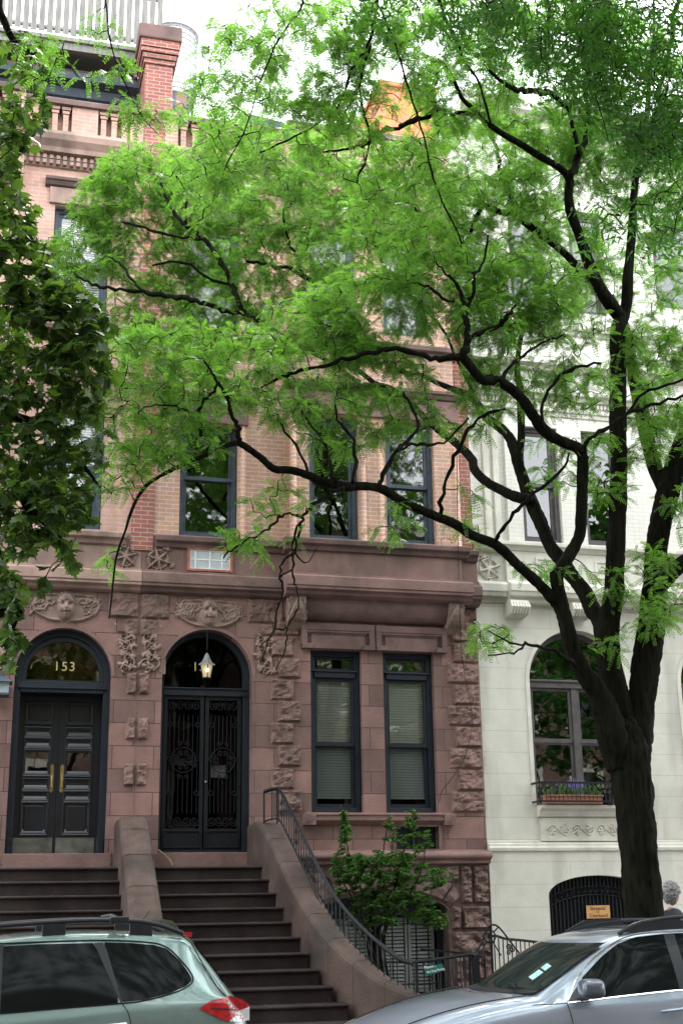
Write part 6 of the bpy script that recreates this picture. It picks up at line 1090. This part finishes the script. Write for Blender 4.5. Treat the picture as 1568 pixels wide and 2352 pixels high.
for x, y in ((786, 1862), (790, 1868), (952, 1868), (948, 1872), (890, 1886), (976, 1924), (889, 1892), (783, 1875), (956, 1876), (933, 1882)):
    p = W(x, y, SY)
    for k in range(4): q = p+np.array([r.uniform(-.03, .03), r.uniform(-.03, .03), r.uniform(-.05, .05)]); a = r.random()*6; b.add([q, q+np.array([.02*math.cos(a), .01, .02*math.sin(a)]), q+np.array([.035*math.cos(a+.5), 0, .035*math.sin(a+.5)])], [(0, 1, 2)])
b.build('red_tips', mat('red_shoots', (.3, .05, .03), .6, .2, 5), SH.r)
t = thing('flower_bed', 'low green plants with pink and white flowers behind the stoop wall', 'flower bed', (5.6, -3.6, .15)); b = MB(); fw = MB(); fp = MB()
MB().box(4.9, 5.95, -3.75, -.4, .15, .3).build('soil', 'soil', t)
for k in range(1700):
    x, y = r.uniform(5.0, 5.95), r.uniform(-3.9, -3.0); z = .3+abs(r.gauss(0, .09)); a = r.random()*6.28; s = .025
    b.add([(x, y, z), (x+s*math.cos(a), y+s*math.sin(a), z+.012), (x+1.7*s*math.cos(a+.4), y+1.7*s*math.sin(a+.4), z+.02), (x+s*math.cos(a+.9), y+s*math.sin(a+.9), z+.01)], [(0, 1, 2, 3)])
for k in range(60):
    x, y, z = r.uniform(5.1, 5.9), r.uniform(-3.9, -3.3), .42+r.random()*.1; tgt = (fw, fp)[k % 2]
    for j in range(5): a = j*1.257; tgt.add([(x, y, z), (x+.018*math.cos(a), y+.01, z+.018*math.sin(a)), (x+.018*math.cos(a+.9), y+.01, z+.018*math.sin(a+.9))], [(0, 1, 2)])
b.build('foliage', 'shrub', t); fw.build('white_flowers', 'letter', t); fp.build('pink_flowers', mat('pink_petal', (.6, .12, .25), .6, .2, 9), t)
# litter of fallen leaflets on steps and car
b = MB()
for k in range(130):
    i = r.randrange(0, 12); x = r.uniform(-.5, 4.2); y = -.9-.3*i+r.uniform(.0, .25); z = 2.36-.19*i+.003
    if 1.9 < x < 2.35: continue
    a = r.random()*6.28; s = .02; b.add([(x, y, z), (x+s*math.cos(a), y+s*math.sin(a), z+.004), (x+1.6*s*math.cos(a+.3), y+1.6*s*math.sin(a+.3), z+.002)], [(0, 1, 2)])
for k in range(90):
    x, y = r.uniform(3.2, 5.6), r.uniform(-.75, .75); z = o.top(x, y)+.006; s = .012; a = r.random()*6.28
    if 4.4 < x < 5.2: continue
    b.add([(x, o.yc+y, z), (x+s*math.cos(a), o.yc+y+s*math.sin(a), z+.003), (x+1.8*s*math.cos(a+.3), o.yc+y+1.8*s*math.sin(a+.3), z+.003)], [(0, 1, 2)])
tag(b.build('fallen_leaflets', 'leaf'), 'tiny fallen leaflets scattered over the stoop steps and the car bonnet', 'leaves', kind='stuff')
# ---------------------------------------------------------------- the other side of the street (seen in the panes), with tree crowns shaped to shade the facades
HO = thing('row_house', 'red brick row house across the street, seen only in the window reflections', 'house', (4, -27, 0))
ops = [(x, x+1.1, z, z+2.1, 0) for x in np.arange(-22, 30, 2.6) for z in (1.2, 4.6, 8.2, 11.8)]
b = MB(); Y2 = -27
for o in [0]: wall(b, -24, 32, 0, 16, 0, ops, .25)
b.v = [(x, Y2-y, z) for x, y, z in b.v]; b.build('brick_wall', 'rough', HO)
b = MB(); [b.add([(o[0], Y2-.2, o[2]), (o[1], Y2-.2, o[2]), (o[1], Y2-.2, o[3]), (o[0], Y2-.2, o[3])], [(0, 1, 2, 3)]) for o in ops]; b.build('panes', 'door', HO)
b = MB(); [ring(b, rect(o[0]-.1, o[1]+.1, o[2]-.15, o[3]+.25), rect(o[0]+.06, o[1]-.06, o[2]+.06, o[3]-.06), Y2-.02, Y2+.06) for o in ops]; [b.box(-24, 32, Y2, Y2+.3, z, z+.3) for z in (3.9, 15.6)]; b.build('window_trim', 'whitetrim', HO); MB().box(-24, 32, Y2-10, Y2-.3, 15.7, 16).build('roof', 'stone_dark', HO)
for i, (x, y, h) in enumerate(((-5, -17.4, 9), (1.2, -19.5, 12), (13, -17.4, 9), (-12, -17.4, 9.5), (20.5, -17.4, 9), (-9.5, -6.4, 9), (15.5, -6.5, 9.5))):
    t = Tree('unseen_street_tree', '%s street tree standing outside the frame, %s' % (('rounded', 'spreading', 'tall', 'broad', 'slender', 'leafy', 'dense')[i], ('left across the street', 'behind the camera, crown added for shade', 'right across the street', 'far left across the street', 'far right across the street', 'left of the maple', 'right of the honey locust')[i]), 'tree', (x, y, .15), 'street trees outside the frame')
    t.limb3([(x, y, .1), (x, y, 2.5), (x+.2, y, 5)], [.25, .2, .15], 4, .15, 10)
    r2 = np.random.default_rng(50+i); tips = []
    for k in range(9): a = k*.7+i; e = np.array([x+2.6*math.cos(a), y+2.2*math.sin(a), h-3+r2.random()*3.5]); t.limb3([(x+.1, y, 3.6+r2.random()), (x+.5*(e[0]-x), y+.5*(e[1]-y), 5.5), e], [.09, .06, .02], 3, .1, 6)
    c0 = np.array([x, y, h-.4]) if i != 1 else np.array([2.5, -15.2, 12.6]); u = r2.normal(0, 1, (1000 if i != 1 else 1700, 3)); u = u/np.linalg.norm(u, axis=1)[:, None]*r2.random((len(u), 1))**.4; tips = list(c0+u*([5.4, 5.0, 3.6] if y < -15 and i != 1 else [3.6, 3.2, 3.4] if i != 1 else [10, 6.5, 2.6]))  # unseen crowns across the street enlarged, second spread overhead, to darken lower facades
    pth = t.twigs(tips, maxr=.02); t.mb.build('trunk', 'bark', t.r, smooth=True)
    V, T = broad(pth, 9, .17, .3, 60+i, [(0, 0), (.35, .35), (0, 1), (-.35, .35)], .15, .1, .4); npmesh('crown', V, T, 'leaf_far', t.r)
